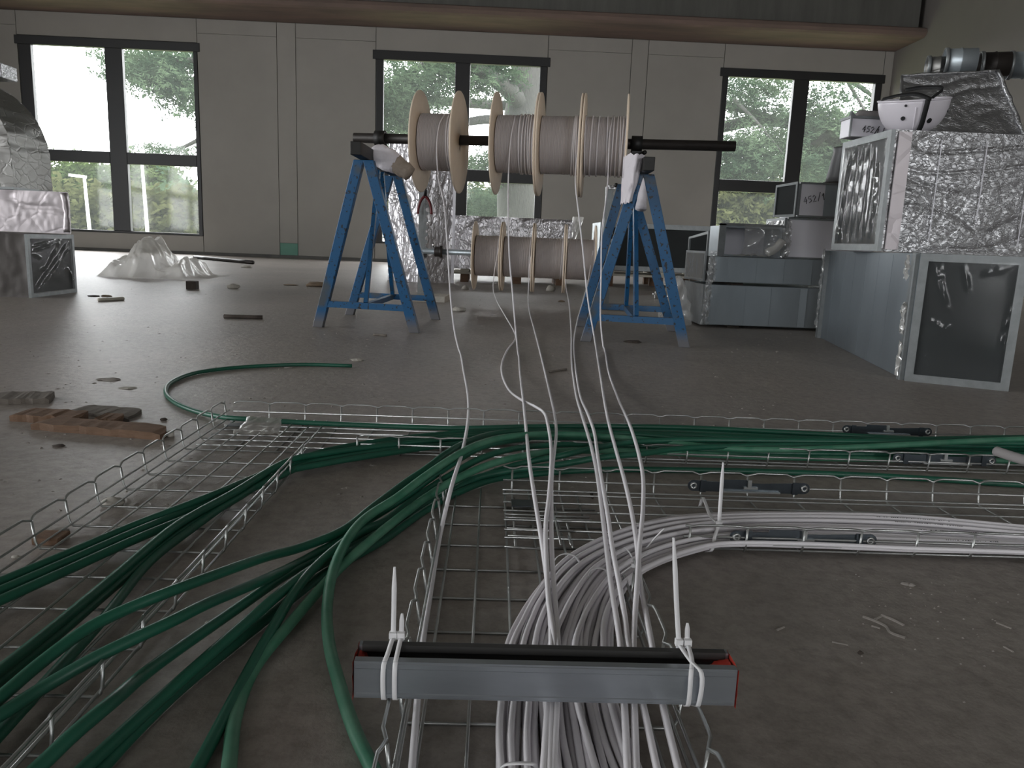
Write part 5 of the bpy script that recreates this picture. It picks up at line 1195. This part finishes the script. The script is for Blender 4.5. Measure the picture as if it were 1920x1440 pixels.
strap([PY(1170, 1026, 1.17), PY(1180, 1036, 1.165), PY(1187, 1052, 1.16), PY(1189, 1072, 1.15), PY(1194, 1082, 1.145)], (.0014, 0, 0), .0013, 'tail', t)
MB().box(G(1188, 1060, .044) - V((.004, .003, .003)), G(1188, 1060, .044) + V((.004, .003, .004))).build('lock_head', 'nylon', t, bevel=.0007)

# ================================================================== SCRAPS ON THE FLOOR
def rock(p, sx, sy, sz, seed, n=2):
    bm_v = []; mb = MB(); NU_, NV_ = 10, 6
    def f(u, v):
        an = 2 * math.pi * u; ph = math.pi * v; d = V((math.cos(an) * math.sin(ph), math.sin(an) * math.sin(ph), math.cos(ph)))
        k = 1 + .45 * mn.noise(d * 1.4 + V((seed, seed * .7, 0)))
        q = V((d.x * sx * k, d.y * sy * k, max(-.6, d.z * k) * sz)); return V(p) + q + V((0, 0, sz * .6))
    return mb.grid(f, NU_, NV_)
def scrap(px, py, w, h, m, name, lab, cat, seed, depth=None, flat=False, grp=None):
    p = G(px, py, 0); zc = (p - _C).dot(_F); sx = w / F_PX * zc / 2; sz = h / F_PX * zc / (2.0)
    o = rock(p, sx, depth or sx * .7, sz * (1 if not flat else .6), seed).build(name, m, None, not flat)
    return tag(o, lab, cat, grp)
S = [
 (437, 541, 24, 11, 'rubble', 'plaster_lump', 'white plaster lump on the floor right of the milky plastic sheet', 'rubble'),
 (462, 502, 20, 7, 'rubble', 'plaster_lump', 'pale plaster lump near the back wall, beyond the sheet', 'rubble'),
 (596, 537, 46, 10, 'card', 'cardboard_scrap', 'torn pale cardboard scrap left of the left trestle', 'scrap'),
 (545, 535, 26, 5, 'card', 'wood_chip', 'flat wood chip left of the torn cardboard', 'scrap'),
 (1032, 546, 17, 14, 'rubble', 'plaster_lump', 'white lump of plaster below the lower spools', 'rubble'),
 (872, 543, 14, 10, 'rubble', 'plaster_lump', 'small pale lump beside the flange of the leftmost lower spool', 'rubble'),
 (1053, 566, 12, 6, 'card', 'wood_chip', 'small chip on the floor left of the right jack stand', 'scrap'),
 (1188, 642, 34, 8, 'dark_bit', 'bark_piece', 'thin brown piece lying between the legs of the right trestle', 'scrap'),
 (668, 676, 26, 8, 'rubble', 'paper_scrap', 'crumpled grey paper scrap beyond the end of the looped green cable', 'scrap'),
 (540, 690, 16, 4, 'mud', 'mud_flake', 'grey mud flake inside the loop of green cable', 'scrap'),
 (176, 556, 22, 5, 'dark_bit', 'mud_flake', 'dark flake right of the covered duct at far left', 'scrap'),
 (200, 556, 20, 6, 'card', 'wood_chip', 'brown wood chip right of the dark flake at far left', 'scrap'),
 (860, 583, 26, 10, 'rubble', 'plaster_lump', 'pale plaster bit right of the left jack stand base', 'rubble'),
 (320, 818, 16, 14, 'rubble', 'plaster_lump', 'small stone right of the broken planks', 'rubble'),
 (228, 790, 26, 9, 'dark_bit', 'wood_splinter', 'dark splinter right of the broken planks', 'scrap'),
 (307, 788, 14, 6, 'dark_bit', 'wood_splinter', 'little dark splinter between the planks and the looped cable', 'scrap'),
 (214, 947, 44, 18, 'rubble', 'plaster_lump', 'pinkish rubble lump in the left tray', 'rubble'),
 (112, 995, 34, 10, 'mud', 'mud_flake', 'grey crumbs beside the left tray wall', 'scrap'),
 (30, 1046, 16, 7, 'rubble', 'plaster_lump', 'small pale crumb outside the left tray', 'rubble'),
 (390, 1172, 12, 11, 'rubble', 'plaster_lump', 'tiny pebble on the floor between the green cables', 'rubble'),
 (205, 712, 40, 6, 'mud', 'mud_flake', 'flat mud flake on the floor above the planks', 'scrap'),
 (240, 728, 34, 4, 'rubble', 'paper_scrap', 'pale sliver on the floor left of the looped cable', 'scrap'),
 (110, 837, 22, 5, 'dark_bit', 'wood_splinter', 'thin dark splinter in front of the broken planks', 'scrap'),
 (310, 836, 18, 5, 'mud', 'mud_flake', 'small flake right of the plank end', 'scrap'),
 (1696, 1097, 16, 7, 'mud', 'mud_clod', 'left of the two little mud clods on the floor at lower right', 'mud clod'),
 (1709, 1099, 14, 7, 'mud', 'mud_clod', 'right of the two little mud clods on the floor at lower right', 'mud clod'),
 (1613, 1226, 11, 7, 'dark_bit', 'mud_clod', 'small dark clod on the floor at lower right, below the mud crust', 'mud clod'),
]
for i, s in enumerate(S): scrap(*s[:5], s[5], s[6], s[7], i * 3.1 + 1, flat=s[5] in ('mud_flake', 'wood_chip', 'paper_scrap', 'bark_piece'))
p = G(361, 542, 0); tag(MB().box((p.x - .043, p.y - .04, 0), (p.x + .043, p.y + .04, .07)).build('wood_block', 'dark_bit', None, False, .004), 'small dark cube of wood in front of the milky plastic sheet', 'block')
def stick(a, b, r, m, name, lab, cat='stick', z=None):
    z = r if z is None else z; p, q = G(a[0], a[1], z), G(b[0], b[1], z)
    P = [p.lerp(q, k / 5) + V((0, .006 * nz(k * 1.7, p.x), 0)) * (r / .006) for k in range(6)]
    return tag(MB().tube(P, r, 6).build(name, m, None, True), lab, cat)
stick((420, 593), (492, 595), .012, 'dark_bit', 'stick', 'thin dark stick on the floor left of the left trestle')
stick((184, 562), (232, 560), .012, 'wood_pale', 'wood_strip', 'pale wood strip right of the covered duct at far left', 'scrap')
stick((365, 482), (475, 492), .03, 'pipe', 'metal_rod', 'long thin rod lying along the foot of the back wall', 'rod')
stick((1030, 697), (1062, 692), .004, 'wood_grey', 'stick', 'small pale stick behind the rear tray near the drawn cables')
stick((1108, 922), (1111, 933), .003, 'dark_bit', 'wire_offcut', 'tiny dark wire offcut behind the white bundle', 'scrap')
stick((700, 627), (725, 629), .006, 'wood_grey', 'stick', 'short pale stick between the trestles front feet')
# broken planks
def plank(pA, pB, wd, th, m, lab, seed, gap=None):
    a, b = G(*pA, 0), G(*pB, 0); d = (b - a); L__ = d.length; d.normalize(); c = V((-d.y, d.x, 0)); mb = MB(); n = 16
    vs = []; fs = []
    for i in range(n + 1):
        u = i / n; e = min(1, min(u, 1 - u) * 9 + .35)
        w0 = wd * (.0 + .10 * nz(u * 7, seed)); w1 = wd * (1 + .12 * nz(u * 6, seed + 4)) * e; h = th * (1 + .15 * nz(u * 6, seed + 9)) * (.6 + .4 * e)
        p = a + d * (L__ * u)
        vs += [p + c * w0, p + c * w1, p + c * w1 + V((0, 0, h)), p + c * w0 + V((0, 0, h * (.9 + .2 * nz(u * 9, seed + 2))))]
    for i in range(n):
        for k in range(4): fs.append((4 * i + k, 4 * i + 4 + k, 4 * i + 4 + (k + 1) % 4, 4 * i + (k + 1) % 4))
    fs += [(0, 1, 2, 3), (4 * n + 3, 4 * n + 2, 4 * n + 1, 4 * n)]
    return tag(mb.add(vs, fs).build('broken_plank', m), lab, 'plank', 'broken planks on the floor')
plank((58, 806), (300, 826), .07, .022, 'wood', 'long dark broken plank at left, nearest to us', 1)
plank((18, 790), (142, 797), .075, .022, 'wood', 'broken plank at left with orange split edge', 2)
plank((176, 797), (216, 799), .06, .020, 'wood', 'short orange plank stub right of the split plank', 3)
plank((122, 778), (240, 787), .09, .012, 'wood_grey', 'flat dusty grey board behind the broken planks', 4)
plank((-30, 759), (92, 757), .10, .018, 'wood_grey', 'dusty board farthest back of the planks at left', 5)
p0, p1 = G(72, 1014, 0), G(112, 1022, 0)
tag(MB().box((p0.x, p0.y - .02, 0), (p1.x, p0.y + .02, .012)).build('brick_scrap', 'wood', None, False, .002), 'flat reddish scrap lying inside the left tray wall', 'scrap')
# film scrap on the left tray
mb = MB(); q = [G(437, 823, .024), G(523, 825, .02), G(529, 795, .02), G(468, 789, .02)]
mb.grid(lambda u, v: lerp2(q, u, v) + V((.006 * nz(u * 6, v * 5, 2), .006 * nz(u * 5, v * 6, 7), .012 + .012 * abs(nz(u * 5, v * 4, 3)))), 16, 12)
tag(mb.build('film_scrap', 'film_milky', None, True), 'crumpled clear film scrap lying on the corner of the left tray', 'plastic scrap')
# dried mud crust at lower right: little ridges
mb = MB(); rr = random.Random(5)
def ridge(pts, r): mb.tube(smooth_path([G(x, y, .0) for x, y in pts], 4), r, 6)
ridge([(1618, 1157), (1640, 1165), (1662, 1176), (1670, 1187), (1697, 1197)], .0026)
ridge([(1652, 1154), (1672, 1162), (1694, 1173)], .0026); ridge([(1640, 1162), (1652, 1156)], .002); ridge([(1634, 1174), (1650, 1179)], .0018)
ridge([(1868, 1168), (1896, 1179)], .0018); ridge([(1882, 1213), (1900, 1223)], .0018); ridge([(1560, 1204), (1590, 1210)], .0015); ridge([(1456, 1182), (1470, 1176)], .002)
for k in range(70):
    x, y = rr.gauss(1740, 110), rr.gauss(1150, 60)
    if 1075 < y < 1430: p = G(x, y, 0); s = rr.uniform(.0008, .002); mb.add([p + V((-s, -s * .6, 0)), p + V((s, -s * .5, 0)), p + V((s * .6, s * .7, 0)), p + V((-s * .7, s * .6, 0)), p + V((0, 0, s * .9))], [(0, 1, 4), (1, 2, 4), (2, 3, 4), (3, 0, 4)])
tag(mb.build('mud_crust', 'mud'), 'ridges and crumbs of dried mud on the floor at lower right', 'mud', kind='stuff')
mb = MB()
for k in range(420):
    x, y = rr.uniform(-60, 1500), 540 + 420 * rr.random() ** 1.3
    p = G(x, y, 0)
    if p.y > 13: continue
    s = rr.uniform(.002, .005) * (1 + p.y * .1)
    if any(abs(p.x - q) < .4 and p.y > 5 for q in (-3.6,)): continue
    an = rr.random() * 6; c_, s_ = math.cos(an) * s, math.sin(an) * s
    mb.add([p + V((-c_ * 1.6, -s_ * 1.6, 0)), p + V((s_, -c_, 0)), p + V((c_ * 1.6, s_ * 1.6, 0)), p + V((-s_, c_, 0)), p + V((0, 0, s * .55))], [(0, 1, 4), (1, 2, 4), (2, 3, 4), (3, 0, 4)])
tag(mb.build('floor_crumbs', 'mud'), 'scattered crumbs of dirt over the concrete floor', 'dirt', kind='stuff')
